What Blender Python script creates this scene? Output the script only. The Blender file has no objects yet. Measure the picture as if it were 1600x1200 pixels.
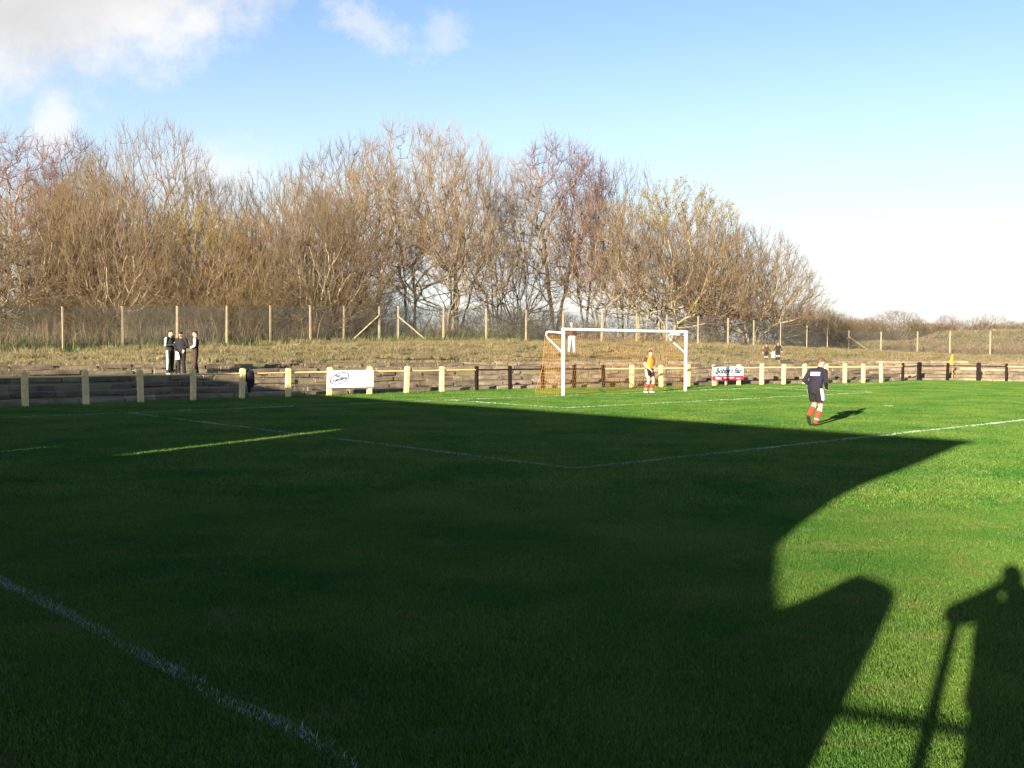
import bpy, bmesh, math, random
import numpy as np
from mathutils import Matrix, Vector, kdtree

scene = bpy.context.scene
COL = scene.collection
PI = math.pi

# ------------------------------------------------------------------ camera, sky, sun, exposure
EYE = 1.863
PITCH, ROLL = 0.03602, 0.00605
SUN_AZ, SUN_EL = math.radians(26.0), math.radians(11.5)      # shadows run 26 deg right of the view axis
cam_d = bpy.data.cameras.new('camera'); cam = bpy.data.objects.new('camera', cam_d); COL.objects.link(cam)
cam_d.sensor_width = 36; cam_d.lens = 36.884; cam_d.clip_start = 0.02; cam_d.clip_end = 5000
_f = Vector((0, math.cos(PITCH), -math.sin(PITCH))); _u = Vector((0, math.sin(PITCH), math.cos(PITCH))); _r = Vector((1, 0, 0))
_r2 = math.cos(ROLL)*_r + math.sin(ROLL)*_u; _u2 = -math.sin(ROLL)*_r + math.cos(ROLL)*_u
M = Matrix.Identity(4)
for i in range(3):
    M[i][0], M[i][1], M[i][2] = _r2[i], _u2[i], -_f[i]
M[2][3] = EYE
cam.matrix_world = M
scene.camera = cam

SKY_STRENGTH = 0.06
world = bpy.data.worlds.new('World'); scene.world = world; world.use_nodes = True
def build_world():
    nt = world.node_tree; nt.nodes.clear(); N = nt.nodes.new; L = nt.links.new
    out = N('ShaderNodeOutputWorld'); bg = N('ShaderNodeBackground'); L(bg.outputs[0], out.inputs[0])
    bg.inputs[1].default_value = SKY_STRENGTH
    sky = N('ShaderNodeTexSky'); sky.sky_type = 'NISHITA'; sky.sun_disc = False
    sky.sun_elevation = SUN_EL; sky.sun_rotation = PI + SUN_AZ
    sky.air_density = 1.0; sky.dust_density = 0.6; sky.ozone_density = 1.6; sky.altitude = 50
    tc = N('ShaderNodeTexCoord')
    sep = N('ShaderNodeSeparateXYZ'); L(tc.outputs['Generated'], sep.inputs[0])
    def math_(op, a, b=None, c=None, clamp=False):
        n = N('ShaderNodeMath'); n.operation = op; n.use_clamp = clamp
        for i, x in enumerate((a, b, c)):
            if x is None: continue
            if isinstance(x, (int, float)): n.inputs[i].default_value = x
            else: L(x, n.inputs[i])
        return n.outputs[0]
    X, Y, Z = sep.outputs
    # clouds live on a plane of the northern sky: gx = X/Y, gz = Z/Y
    yy = math_('MAXIMUM', Y, 0.05)
    gx = math_('DIVIDE', X, yy); gz = math_('DIVIDE', Z, yy)
    comb = N('ShaderNodeCombineXYZ'); L(gx, comb.inputs[0]); L(gz, comb.inputs[1])
    def noise(scale, detail, rough, vec, off=0.0):
        m = N('ShaderNodeMapping'); L(vec, m.inputs[0]); m.inputs['Location'].default_value = (off, off*.7, 0)
        n = N('ShaderNodeTexNoise'); n.inputs['Scale'].default_value = scale; n.inputs['Detail'].default_value = detail
        n.inputs['Roughness'].default_value = rough; L(m.outputs[0], n.inputs['Vector']); return n.outputs['Fac']
    big = noise(7, 6, .55, comb.outputs[0], 3.1); fine = noise(24, 9, .66, comb.outputs[0], 8.3); vfine = noise(60, 8, .65, comb.outputs[0], 1.7)
    front = math_('GREATER_THAN', Y, 0.05)
    def blob(cx, cz, rx, rz, soft, wob, dens, tilt=0.0):
        dx = math_('MULTIPLY', math_('SUBTRACT', gx, cx), 1/rx)
        dz0 = math_('SUBTRACT', gz, cz)
        if tilt: dz0 = math_('SUBTRACT', dz0, math_('MULTIPLY', math_('SUBTRACT', gx, cx), tilt))
        dz = math_('MULTIPLY', dz0, 1/rz)
        r2 = math_('SQRT', math_('ADD', math_('MULTIPLY', dx, dx), math_('MULTIPLY', dz, dz)))
        w = math_('ADD', math_('MULTIPLY', math_('SUBTRACT', big, .5), wob*2), math_('ADD', math_('MULTIPLY', math_('SUBTRACT', fine, .5), wob*2.0), math_('MULTIPLY', math_('SUBTRACT', vfine, .5), wob*wob*1.6)))
        v = math_('SUBTRACT', 1.0, math_('ADD', r2, w))
        mr = N('ShaderNodeMapRange'); mr.interpolation_type = 'SMOOTHSTEP'
        mr.inputs[1].default_value = -soft*.2; mr.inputs[2].default_value = soft; L(v, mr.inputs[0])
        mr.inputs[4].default_value = dens
        return mr.outputs[0]
    blobs = [blob(-.47, .336, .29, .118, .55, .38, .96, .16),
             blob(-.137, .298, .048, .024, 1.2, 1.2, .55, -.45),
             blob(-.066, .295, .022, .030, 1.2, 1.2, .42, .3),
             blob(-.435, .205, .030, .050, .7, .6, .75),
             blob(-.28, .155, .10, .04, .9, .7, .6),
             blob(-.17, .10, .30, .075, .9, .5, .85),
             blob(.10, .055, .30, .07, .9, .5, .8),
             blob(.34, .02, .32, .090, 1.15, .22, .75)]
    tot = blobs[0]
    for b in blobs[1:]: tot = math_('MAXIMUM', tot, b)
    tot = math_('MULTIPLY', tot, front)
    # a pale haze bank low all round the horizon
    hz = N('ShaderNodeMapRange'); hz.interpolation_type = 'SMOOTHSTEP'
    hz.inputs[1].default_value = .34; hz.inputs[2].default_value = -.02; hz.inputs[3].default_value = 0; hz.inputs[4].default_value = .62
    L(Z, hz.inputs[0])
    # cloud colour: sunlit cream, greyer where the big cloud is thick
    shade = N('ShaderNodeMapRange'); L(math_('ADD', math_('MULTIPLY', gz, 1.0), math_('MULTIPLY', math_('SUBTRACT', big, .5), .35)), shade.inputs[0])
    shade.inputs[1].default_value = .24; shade.inputs[2].default_value = .46; shade.inputs[3].default_value = 0; shade.inputs[4].default_value = 1
    cc = N('ShaderNodeMix'); cc.data_type = 'RGBA'; L(shade.outputs[0], cc.inputs[0])
    k = CLOUD
    cc.inputs[6].default_value = (1.0*k, .985*k, .97*k, 1); cc.inputs[7].default_value = (.60*k, .59*k, .58*k, 1)
    grade = N('ShaderNodeMix'); grade.data_type = 'RGBA'; grade.blend_type = 'MULTIPLY'; grade.inputs[0].default_value = 1
    L(sky.outputs[0], grade.inputs[6]); grade.inputs[7].default_value = SKY_TINT
    m0 = N('ShaderNodeMix'); m0.data_type = 'RGBA'; L(hz.outputs[0], m0.inputs[0]); L(grade.outputs[2], m0.inputs[6]); m0.inputs[7].default_value = (HAZE*.93, HAZE*1.0, HAZE*1.03, 1)
    m1 = N('ShaderNodeMix'); m1.data_type = 'RGBA'; L(tot, m1.inputs[0]); L(m0.outputs[2], m1.inputs[6]); L(cc.outputs[2], m1.inputs[7])
    L(m1.outputs[2], bg.inputs[0])
CLOUD = 4.8; HAZE = 5.4; SKY_TINT = (.92, .96, 1.10, 1)
build_world()

sun_d = bpy.data.lights.new('sun', 'SUN'); sun_d.energy = 5.0; sun_d.angle = math.radians(.5); sun_d.color = (1.0, .875, .68)
sun = bpy.data.objects.new('sun', sun_d); COL.objects.link(sun)
SUNV = Vector((math.sin(SUN_AZ)*math.cos(SUN_EL), math.cos(SUN_AZ)*math.cos(SUN_EL), -math.sin(SUN_EL)))
sun.rotation_euler = SUNV.to_track_quat('-Z', 'Y').to_euler(); sun.location = (-20, -40, 30)

scene.view_settings.view_transform = 'Standard'; scene.view_settings.look = 'None'
scene.view_settings.exposure = 1.87; scene.view_settings.gamma = 1; scene.view_settings.use_curve_mapping = False
scene.cycles.max_bounces = 5; scene.cycles.diffuse_bounces = 2; scene.cycles.glossy_bounces = 2
scene.cycles.transmission_bounces = 3; scene.cycles.transparent_max_bounces = 6

# ------------------------------------------------------------------ materials
MATS = {}
def mat(name, col, rough=.8, var=.25, scale=6.0, col2=None, bump=0.0, bscale=40.0, trans=0.0, tint=0.0, metal=0.0, spec=.3, detail=4, orand=0.0):
    """procedural: base colour broken by noise between col and col2 (or a darker col)"""
    m = bpy.data.materials.new(name); m.use_nodes = True; nt = m.node_tree; N = nt.nodes.new; L = nt.links.new
    b = nt.nodes['Principled BSDF']; b.inputs['Roughness'].default_value = rough; b.inputs['Metallic'].default_value = metal
    b.inputs['Specular IOR Level'].default_value = spec
    g = N('ShaderNodeNewGeometry')
    n = N('ShaderNodeTexNoise'); n.inputs['Scale'].default_value = scale; n.inputs['Detail'].default_value = detail; L(g.outputs['Position'], n.inputs['Vector'])
    r = N('ShaderNodeMapRange'); r.inputs[1].default_value = .32; r.inputs[2].default_value = .68; L(n.outputs['Fac'], r.inputs[0])
    mx = N('ShaderNodeMix'); mx.data_type = 'RGBA'; L(r.outputs[0], mx.inputs[0])
    c2 = col2 or tuple(c*(1-var) for c in col)
    mx.inputs[6].default_value = (*col, 1); mx.inputs[7].default_value = (*c2, 1)
    colout = mx.outputs[2]
    if tint:
        a = N('ShaderNodeAttribute'); a.attribute_name = 'tint'
        mr = N('ShaderNodeMapRange'); mr.inputs[3].default_value = 1-tint; mr.inputs[4].default_value = 1+tint; L(a.outputs['Fac'], mr.inputs[0])
        vm = N('ShaderNodeVectorMath'); vm.operation = 'SCALE'; L(colout, vm.inputs[0]); L(mr.outputs[0], vm.inputs['Scale']); colout = vm.outputs[0]
    if orand:
        oi = N('ShaderNodeObjectInfo'); mr = N('ShaderNodeMapRange'); mr.inputs[3].default_value = 1-orand; mr.inputs[4].default_value = 1+orand*.6; L(oi.outputs['Random'], mr.inputs[0])
        vm = N('ShaderNodeVectorMath'); vm.operation = 'SCALE'; L(colout, vm.inputs[0]); L(mr.outputs[0], vm.inputs['Scale']); colout = vm.outputs[0]
    L(colout, b.inputs['Base Color'])
    if bump:
        n2 = N('ShaderNodeTexNoise'); n2.inputs['Scale'].default_value = bscale; n2.inputs['Detail'].default_value = 5; L(g.outputs['Position'], n2.inputs['Vector'])
        bp = N('ShaderNodeBump'); bp.inputs['Strength'].default_value = bump; bp.inputs['Distance'].default_value = .03; L(n2.outputs['Fac'], bp.inputs['Height']); L(bp.outputs[0], b.inputs['Normal'])
    if trans:
        t = N('ShaderNodeBsdfTranslucent'); L(colout, t.inputs[0]); ms = N('ShaderNodeMixShader'); ms.inputs[0].default_value = trans
        L(b.outputs[0], ms.inputs[1]); L(t.outputs[0], ms.inputs[2]); L(ms.outputs[0], nt.nodes['Material Output'].inputs[0])
    MATS[name] = m; return m

def grass_mat(name, c1, c2, c3, s1, s2, trans, tint):
    """two scales of patches: lush c1 / yellower c2, and worn c3"""
    m = mat(name, c1, .55, col2=c2, scale=s1, trans=trans, tint=tint, spec=.25)
    nt = m.node_tree; N = nt.nodes.new; L = nt.links.new
    mx = next(n for n in nt.nodes if n.type == 'MIX'); g = next(n for n in nt.nodes if n.type == 'NEW_GEOMETRY')
    n = N('ShaderNodeTexNoise'); n.inputs['Scale'].default_value = s2; n.inputs['Detail'].default_value = 6; n.inputs['Roughness'].default_value = .65; L(g.outputs['Position'], n.inputs['Vector'])
    r = N('ShaderNodeMapRange'); r.inputs[1].default_value = .53; r.inputs[2].default_value = .72; r.inputs[4].default_value = .8; L(n.outputs['Fac'], r.inputs[0])
    m2 = N('ShaderNodeMix'); m2.data_type = 'RGBA'; L(r.outputs[0], m2.inputs[0]); m2.inputs[7].default_value = (*c3, 1)
    tgt = [l.to_socket for l in mx.outputs[2].links]
    for t in tgt: L(m2.outputs[2], t)
    L(mx.outputs[2], m2.inputs[6])
    return m

grass_mat('pitch_blades', (.032, .118, .013), (.104, .178, .026), (.150, .160, .048), .55, 1.9, .25, .45)
grass_mat('pitch_soil', (.030, .060, .010), (.045, .070, .014), (.070, .065, .025), .5, 2.5, 0, 0)
MATS['pitch_soil'].node_tree.nodes['Principled BSDF'].inputs['Specular IOR Level'].default_value = 0
grass_mat('bank_blades', (.255, .20, .11), (.165, .145, .072), (.10, .12, .04), .4, .9, .25, .5)
mat('earth', (.17, .13, .075), .95, col2=(.12, .12, .045), scale=.5, bump=.6, bscale=6, detail=8)
mat('line_paint', (.40, .44, .40), .8, var=.25, scale=3, tint=.25)
mat('path_concrete', (.26, .25, .22), .95, var=.4, scale=1.5, bump=.4, bscale=15)
mat('tread', (.19, .15, .10), .95, col2=(.12, .115, .05), scale=1.2, bump=.6, bscale=10, detail=8)
for i, c in enumerate([(.24, .185, .135), (.20, .15, .11), (.28, .225, .165), (.155, .12, .09)]):
    mat('block%d' % i, c, .95, col2=tuple(x*.45 for x in c), scale=2.2, bump=.7, bscale=18, detail=8)
mat('cream_paint', (.78, .59, .26), .7, col2=(.58, .44, .22), scale=4, bump=.3, bscale=30, detail=8)
mat('yellow_rail', (.85, .60, .24), .5, var=.15, scale=4)
mat('black_paint', (.016, .011, .010), .8, var=.3, scale=8, spec=.1)
mat('white_paint', (.82, .82, .80), .4, var=.08, scale=6)
mat('concrete_post', (.34, .28, .18), .9, col2=(.24, .20, .13), scale=4, bump=.3, bscale=50)
mat('wire', (.085, .095, .095), .7, var=.2, metal=.0)
mat('net_cord', (.52, .24, .04), .8, var=.15)
mat('sign_white', (.80, .82, .84), .45, var=.04, scale=2)
mat('sign_navy', (.035, .06, .17), .5, var=.1)
mat('sign_red', (.55, .03, .05), .45, var=.1)
mat('sign_grey', (.45, .48, .55), .5, var=.2, scale=30)
mat('sign_teal', (.015, .06, .09), .5, var=.2)
mat('flag_yellow', (.70, .42, .03), .7, var=.15, trans=.3)
mat('bark_pale', (.34, .28, .17), .9, col2=(.21, .175, .10), scale=2.5, bump=.4, bscale=12)
mat('bark_dark', (.22, .17, .105), .9, col2=(.13, .105, .065), scale=2.5, bump=.4, bscale=12)
mat('bark_birch', (.42, .33, .25), .8, col2=(.10, .07, .055), scale=2.0, bump=.3, bscale=12)
mat('twig_willow', (.185, .122, .066), .85, col2=(.125, .096, .05), scale=.35, orand=.32)
mat('twig_olive', (.20, .150, .066), .85, col2=(.205, .128, .072), scale=.35, orand=.32)
mat('twig_tan', (.235, .158, .095), .85, col2=(.165, .124, .072), scale=.35, orand=.32)
mat('twig_grey', (.225, .172, .13), .85, col2=(.175, .14, .10), scale=.35, orand=.32)
mat('twig_birch', (.19, .105, .092), .85, col2=(.15, .095, .085), scale=.35, orand=.32)
mat('twig_shrub', (.115, .085, .045), .9, col2=(.075, .070, .032), scale=.6, orand=.32)
mat('leaf_green', (.085, .115, .03), .6, col2=(.14, .12, .04), scale=1, trans=.3)
mat('leaf_olive', (.30, .25, .06), .6, col2=(.20, .16, .05), scale=1, trans=.3)
mat('dry_stem', (.21, .145, .085), .9, col2=(.11, .07, .042), scale=.6, tint=.4)
mat('green_weed', (.065, .095, .028), .8, col2=(.12, .115, .04), scale=.8, tint=.4)
mat('skin', (.50, .29, .21), .55, var=.08, scale=9)
mat('hair_dark', (.025, .018, .014), .6, var=.3, scale=40)
mat('hair_ginger', (.13, .065, .035), .6, var=.35, scale=50)
mat('hair_grey', (.55, .48, .42), .7, var=.2, scale=50)
mat('navy_cloth', (.015, .013, .026), .85, var=.3, scale=8)
mat('black_cloth', (.014, .013, .016), .85, var=.3, scale=8)
mat('brown_cloth', (.060, .032, .028), .9, var=.3, scale=8)
mat('green_black_cloth', (.022, .032, .026), .85, var=.3, scale=8)
mat('white_cloth', (.80, .80, .80), .8, var=.08, scale=10)
mat('grey_cloth', (.42, .42, .41), .85, var=.15, scale=10)
mat('red_sock', (.50, .045, .025), .85, var=.15, scale=15)
mat('blue_cloth', (.08, .13, .42), .8, var=.15)
mat('yellow_bib', (.62, .21, .02), .75, var=.1, scale=8)
mat('pale_jean', (.48, .53, .58), .9, col2=(.36, .42, .50), scale=6)
mat('boot_white', (.75, .72, .72), .4, var=.1)
mat('boot_red', (.62, .05, .06), .4, var=.1)
mat('kit_yellow', (.80, .62, .08), .8, var=.1)
mat('paper', (.82, .80, .78), .8, var=.06)
mat('stand_board', (.16, .15, .13), .8, col2=(.11, .10, .09), scale=2, bump=.3)
mat('stand_roof', (.20, .21, .21), .6, var=.3, scale=1)
mat('stand_steel', (.10, .12, .10), .5, var=.2)
mat('shelter_panel', (.20, .22, .20), .6, var=.3)
mat('camera_plastic', (.05, .05, .055), .35, var=.1)

# ------------------------------------------------------------------ helpers
def fast_mesh(name, V, F, m, smooth=False, attrs=None, mids=None):
    """V (n,3); F list of index arrays (k,3) or (k,4)"""
    me = bpy.data.meshes.new(name); V = np.asarray(V, np.float32)
    me.vertices.add(len(V)); me.vertices.foreach_set('co', V.ravel())
    F = [np.asarray(f, np.int32) for f in (F if isinstance(F, list) else [F]) if len(f)]
    loops = np.concatenate([f.ravel() for f in F]) if F else np.zeros(0, np.int32)
    cnt = np.concatenate([np.full(len(f), f.shape[1], np.int32) for f in F]) if F else np.zeros(0, np.int32)
    me.loops.add(len(loops)); me.loops.foreach_set('vertex_index', loops)
    me.polygons.add(len(cnt)); st = np.concatenate([[0], np.cumsum(cnt)[:-1]]).astype(np.int32) if len(cnt) else cnt
    me.polygons.foreach_set('loop_start', st)
    if smooth: me.polygons.foreach_set('use_smooth', np.ones(len(cnt), bool))
    for mm in (m if isinstance(m, list) else [m]): me.materials.append(MATS[mm])
    if mids is not None: me.polygons.foreach_set('material_index', np.asarray(mids, np.int32))
    for an, (typ, arr) in (attrs or {}).items():
        a = me.attributes.new(an, typ, 'POINT'); a.data.foreach_set('vector' if typ == 'FLOAT_VECTOR' else 'value', np.asarray(arr, np.float32).ravel())
    me.update(calc_edges=True); me.validate(); return me

def link(name, me, parent=None, loc=None, rot=None, scl=None):
    o = bpy.data.objects.new(name, me); COL.objects.link(o); o.parent = parent
    if loc is not None: o.location = loc
    if rot is not None: o.rotation_euler = rot
    if scl is not None: o.scale = scl
    return o
def tag(o, label=None, cat=None, group=None, kind=None):
    if label: o['label'] = label
    if cat: o['category'] = cat
    if group: o['group'] = group
    if kind: o['kind'] = kind
    return o

class MB:
    """collects closed shapes; build() links them as one mesh object"""
    def __init__(s): s.V = []; s.F = []; s.I = []; s.n = 0
    def add(s, V, F, mi=0):
        for f in F: s.F.append([i+s.n for i in f]); s.I.append(mi)
        s.V.extend([tuple(v) for v in V]); s.n += len(V)
    def box(s, c, size, mi=0, R=None, taper=1.0):
        hx, hy, hz = [x/2 for x in size]; V = []
        for z in (-1, 1):
            t = taper if z > 0 else 1
            for x, y in ((-1, -1), (1, -1), (1, 1), (-1, 1)):
                p = Vector((x*hx*t, y*hy*t, z*hz)); p = (R @ p if R else p) + Vector(c); V.append(p)
        s.add(V, [(3, 2, 1, 0), (4, 5, 6, 7), (0, 1, 5, 4), (1, 2, 6, 5), (2, 3, 7, 6), (3, 0, 4, 7)], mi)
    def tube(s, pts, rad, n=6, mi=0, flat=1.0, cap=True):
        pts = [Vector(p) for p in pts]; rad = rad if isinstance(rad, (list, tuple)) else [rad]*len(pts); V = []; F = []
        for i, p in enumerate(pts):
            d = (pts[min(i+1, len(pts)-1)] - pts[max(i-1, 0)]).normalized()
            e1 = d.cross(Vector((0, 0, 1)) if abs(d.z) < .95 else Vector((0, 1, 0))).normalized(); e2 = d.cross(e1)
            for k in range(n):
                a = 2*PI*k/n; V.append(p + e1*math.cos(a)*rad[i] + e2*math.sin(a)*rad[i]*flat)
        for i in range(len(pts)-1):
            for k in range(n): F.append((i*n+k, i*n+(k+1) % n, (i+1)*n+(k+1) % n, (i+1)*n+k))
        s.add(V, F, mi)
        if cap: s.add(V[:n], [tuple(range(n))[::-1]], mi); s.add(V[-n:], [tuple(range(n))], mi)
    def prism(s, poly, y0, y1, mi=0, xf=None):
        """poly in (x,z), extruded along y"""
        n = len(poly); V = [(x, y0, z) for x, z in poly]+[(x, y1, z) for x, z in poly]
        if xf: V = [xf(Vector(v)) for v in V]
        F = [tuple(range(n)), tuple(range(2*n-1, n-1, -1))]+[(i, i+n, (i+1) % n+n, (i+1) % n) for i in range(n)]
        s.add(V, F, mi)
    def mesh(s, name, mats, smooth=False):
        me = bpy.data.meshes.new(name); me.from_pydata([tuple(v) for v in s.V], [], s.F)
        for m in (mats if isinstance(mats, list) else [mats]): me.materials.append(MATS[m])
        me.polygons.foreach_set('material_index', s.I)
        bm = bmesh.new(); bm.from_mesh(me); bmesh.ops.recalc_face_normals(bm, faces=bm.faces); bm.to_mesh(me); bm.free()
        if smooth: me.polygons.foreach_set('use_smooth', [p.loop_total <= 4 for p in me.polygons])
        me.update(); return me
    def build(s, name, mats, parent=None, loc=None, rot=None, smooth=False):
        return link(name, s.mesh(name, mats, smooth), parent, loc, rot)
def empty(name, loc=(0, 0, 0), rz=0):
    o = bpy.data.objects.new(name, None); COL.objects.link(o); o.location = loc; o.rotation_euler = (0, 0, rz); o.empty_display_size = .3; return o

# ------------------------------------------------------------------ layout of the ground
TH = 0.74501
U = np.array([math.cos(TH), math.sin(TH)]); Vv = np.array([-U[1], U[0]])      # along the goal line / along the touchline
CORNER = np.array([.966, 15.783])                                             # near corner of the penalty area
HALF_MARGIN = 8.83
GL = CORNER + 16.5*Vv                                                          # goal line level with that corner
POST_L = GL + 16.5*U; POST_R = POST_L + 7.32*U
FAR_CORNER = GL + (40.3+HALF_MARGIN-.45)*U
RAILP = [(-16.6, 27.75), (-15.32, 29.03), (-14.07, 30.3), (-12.83, 31.58), (-11.67, 32.95), (-10.42, 34.25), (-9.13, 35.43), (-7.89, 36.91), (-6.65, 38.1), (-5.34, 39.27), (-4.08, 40.5), (-2.8, 41.79), (-1.45, 43.17), (-0.08, 44.18), (1.33, 45.17), (2.73, 46.06), (4.09, 46.82), (5.43, 47.52), (6.88, 48.34), (8.25, 49.16), (9.66, 50.08), (11.01, 50.95), (12.32, 51.74), (13.58, 52.46), (14.84, 53.19), (16.17, 53.95), (17.36, 54.7), (18.55, 55.37), (19.74, 56.05), (21.71, 58.31), (23.28, 60.0), (25.11, 60.51), (26.75, 60.15), (27.95, 59.3), (29.2, 58.0), (30.5, 56.6)]
FENCE = np.array([(-40.0, 4.0)] + RAILP + [(45.0, 40.9), (75.0, 8.4)])
MESHP = [(-24.6, 50.3, 1.22), (-22.75, 53.17, 1.33), (-20.86, 56.2, 1.47), (-18.48, 57.86, 1.57), (-16.21, 59.61, 1.65), (-14.4, 62.45, 1.79), (-12.4, 64.5, 1.9), (-10.71, 66.68, 1.97), (-8.69, 68.42, 2.03), (-7.51, 69.02, 2.06), (-4.65, 70.89, 2.06), (-1.81, 72.86, 2.06), (0.97, 74.94, 2.06), (3.73, 77.14, 2.06), (6.68, 78.69, 2.04), (9.5, 80.29, 2.01), (12.05, 81.96, 1.98), (14.8, 83.71, 1.94), (17.57, 85.53, 1.86), (20.1, 87.43, 1.76), (23.37, 91.5, 1.66), (26.91, 95.96, 1.49), (30.27, 100.88, 1.36), (34.04, 106.33, 1.28), (36.37, 103.53, 1.13), (37.96, 98.36, 1.07), (39.53, 94.8, 1.08), (41.67, 91.5, 1.05), (43.76, 87.43, 1.0), (46.5, 83.5, .95)]

def seg_dist(P, poly):
    """signed distance of points P (n,2) to polyline, positive on the left-hand (outer) side"""
    P = np.asarray(P, float); best = np.full(len(P), 1e9); sgn = np.ones(len(P))
    for a, b in zip(poly[:-1], poly[1:]):
        d = b-a; L2 = d@d; t = np.clip(((P-a)@d)/L2, 0, 1); q = a+t[:, None]*d; r = P-q; dist = np.hypot(r[:, 0], r[:, 1])
        s = np.sign(d[0]*(P[:, 1]-a[1])-d[1]*(P[:, 0]-a[0])); s[s == 0] = 1
        m = dist < best-1e-9; best[m] = dist[m]; sgn[m] = s[m]
    return best*sgn
CTRL = [p for p in MESHP] + [(-13.5, 42.5, .9), (-17, 41.0, 1.02), (-8, 46, 1.1), (0, 53, 1.15), (8, 58, 1.1), (3.3, 58.5, 1.42), (15.6, 65, .98), (24, 68.5, .92), (30, 68, .9), (36, 66, .9), (-24, 36, 1.0), (-30, 45, 1.1),
        (-36, 76, 1.7), (-34, 60, 1.4), (-24, 72, 1.9), (-15, 76, 2.1), (-5, 85, 2.3), (8, 95, 2.2), (20, 104, 2.0), (-40, 110, 2.2), (0, 130, 2.0), (28, 112, 1.6), (50.3, 118, 3.6), (43.4, 114, 2.4), (56, 116, 3.8), (66, 112, 4.0), (47, 100, 1.6), (56, 96, 1.6), (42, 122, 2.4), (52, 132, 2.6), (66, 135, 2.6), (40, 145, 1.5), (70, 160, 1.2), (90, 160, 1.0), (0, 220, .5), (120, 260, .5), (-120, 160, 1.0), (-80, 70, 1.2), (110, 80, 1.2), (300, 400, 0), (-300, 400, 0), (0, 700, 0), (600, 100, 0), (-600, 100, 0)]
CTRL = np.array(CTRL)
def idw(P):
    d = np.sqrt((P[:, None, 0]-CTRL[None, :, 0])**2+(P[:, None, 1]-CTRL[None, :, 1])**2)+.6
    w = 1/d**3; return (w@CTRL[:, 2])/w.sum(1)
def ground_z(x, y):
    P = np.stack([np.atleast_1d(np.asarray(x, float)).ravel(), np.atleast_1d(np.asarray(y, float)).ravel()], 1)
    d = seg_dist(P, FENCE); hi = idw(P)
    ramp = np.clip((d-.5)/7.6, 0, 1)*1.08-.14*np.clip(d/1.5, 0, 1)
    w = np.clip((d-7.2)/2.2, 0, 1); w = w*w*(3-2*w)
    z = ramp*(1-w)+hi*w
    return np.where(d < .2, -.012, z)
gz1 = lambda x, y: float(ground_z(x, y)[0])

def axis(lo, hi, step, outer, n):
    mid = np.arange(lo, hi+step/2, step); g = np.geomspace(1, outer, n)
    return np.concatenate([(lo-g)[::-1], mid, hi+g])
gx = axis(-60, 80, 1.0, 900, 22); gy = axis(-20, 140, 1.0, 1500, 22)
XX, YY = np.meshgrid(gx, gy); ZZ = np.concatenate([ground_z(XX[i], YY[i]) for i in range(len(gy))]).reshape(XX.shape)
rngg = np.random.default_rng(3)
dd = np.concatenate([seg_dist(np.stack([XX[i], YY[i]], 1), FENCE) for i in range(len(gy))]).reshape(XX.shape)
ZZ = ZZ + np.where(dd > 9, rngg.normal(0, .035, XX.shape), 0)
nx, ny = len(gx), len(gy); idx = np.arange(nx*ny).reshape(ny, nx)
Fq = np.stack([idx[:-1, :-1], idx[:-1, 1:], idx[1:, 1:], idx[1:, :-1]], -1).reshape(-1, 4)
tag(link('ground', fast_mesh('ground', np.stack([XX, YY, ZZ], -1).reshape(-1, 3), Fq, 'earth', True)), kind='structure')

# fence curve resampled, with outward normals
def resample(poly, step):
    poly = np.asarray(poly, float); L = np.concatenate([[0], np.cumsum(np.linalg.norm(np.diff(poly, axis=0), axis=1))])
    s = np.arange(0, L[-1], step); return np.stack([np.interp(s, L, poly[:, k]) for k in (0, 1)], 1)
RC = resample(np.array(RAILP), .5)
for _ in range(12): RC[1:-1] = (RC[:-2]+2*RC[1:-1]+RC[2:])/4
tanv = np.gradient(RC, axis=0); tanv /= np.linalg.norm(tanv, axis=1)[:, None]; NRM = np.stack([-tanv[:, 1], tanv[:, 0]], 1)
for _ in range(20): NRM[1:-1] = (NRM[:-2]+2*NRM[1:-1]+NRM[2:])/4
NRM /= np.linalg.norm(NRM, axis=1)[:, None]
def off(d): return RC+NRM*d

# pitch sheet (grass soil), 4 mm above the ground sheet
def sheet(name, ringA, ringB, za, zb, m):
    n = len(ringA); V = np.concatenate([np.c_[ringA, np.full(n, za)], np.c_[ringB, np.full(n, zb)]]); i = np.arange(n-1)
    return link(name, fast_mesh(name, V, np.stack([i, i+n, i+n+1, i+1], 1)[:, ::-1], m))
inner = resample(FENCE, 1.0); inner2 = np.stack([inner[:, 0]*0+np.linspace(-30, 60, len(inner)), np.full(len(inner), -45.0)], 1)
tag(sheet('pitch', inner2, inner - 0*inner, 0, 0, 'pitch_soil'), kind='structure')
tag(sheet('path', off(-.05), off(.75), .006, .006, 'path_concrete'), kind='structure')

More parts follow.
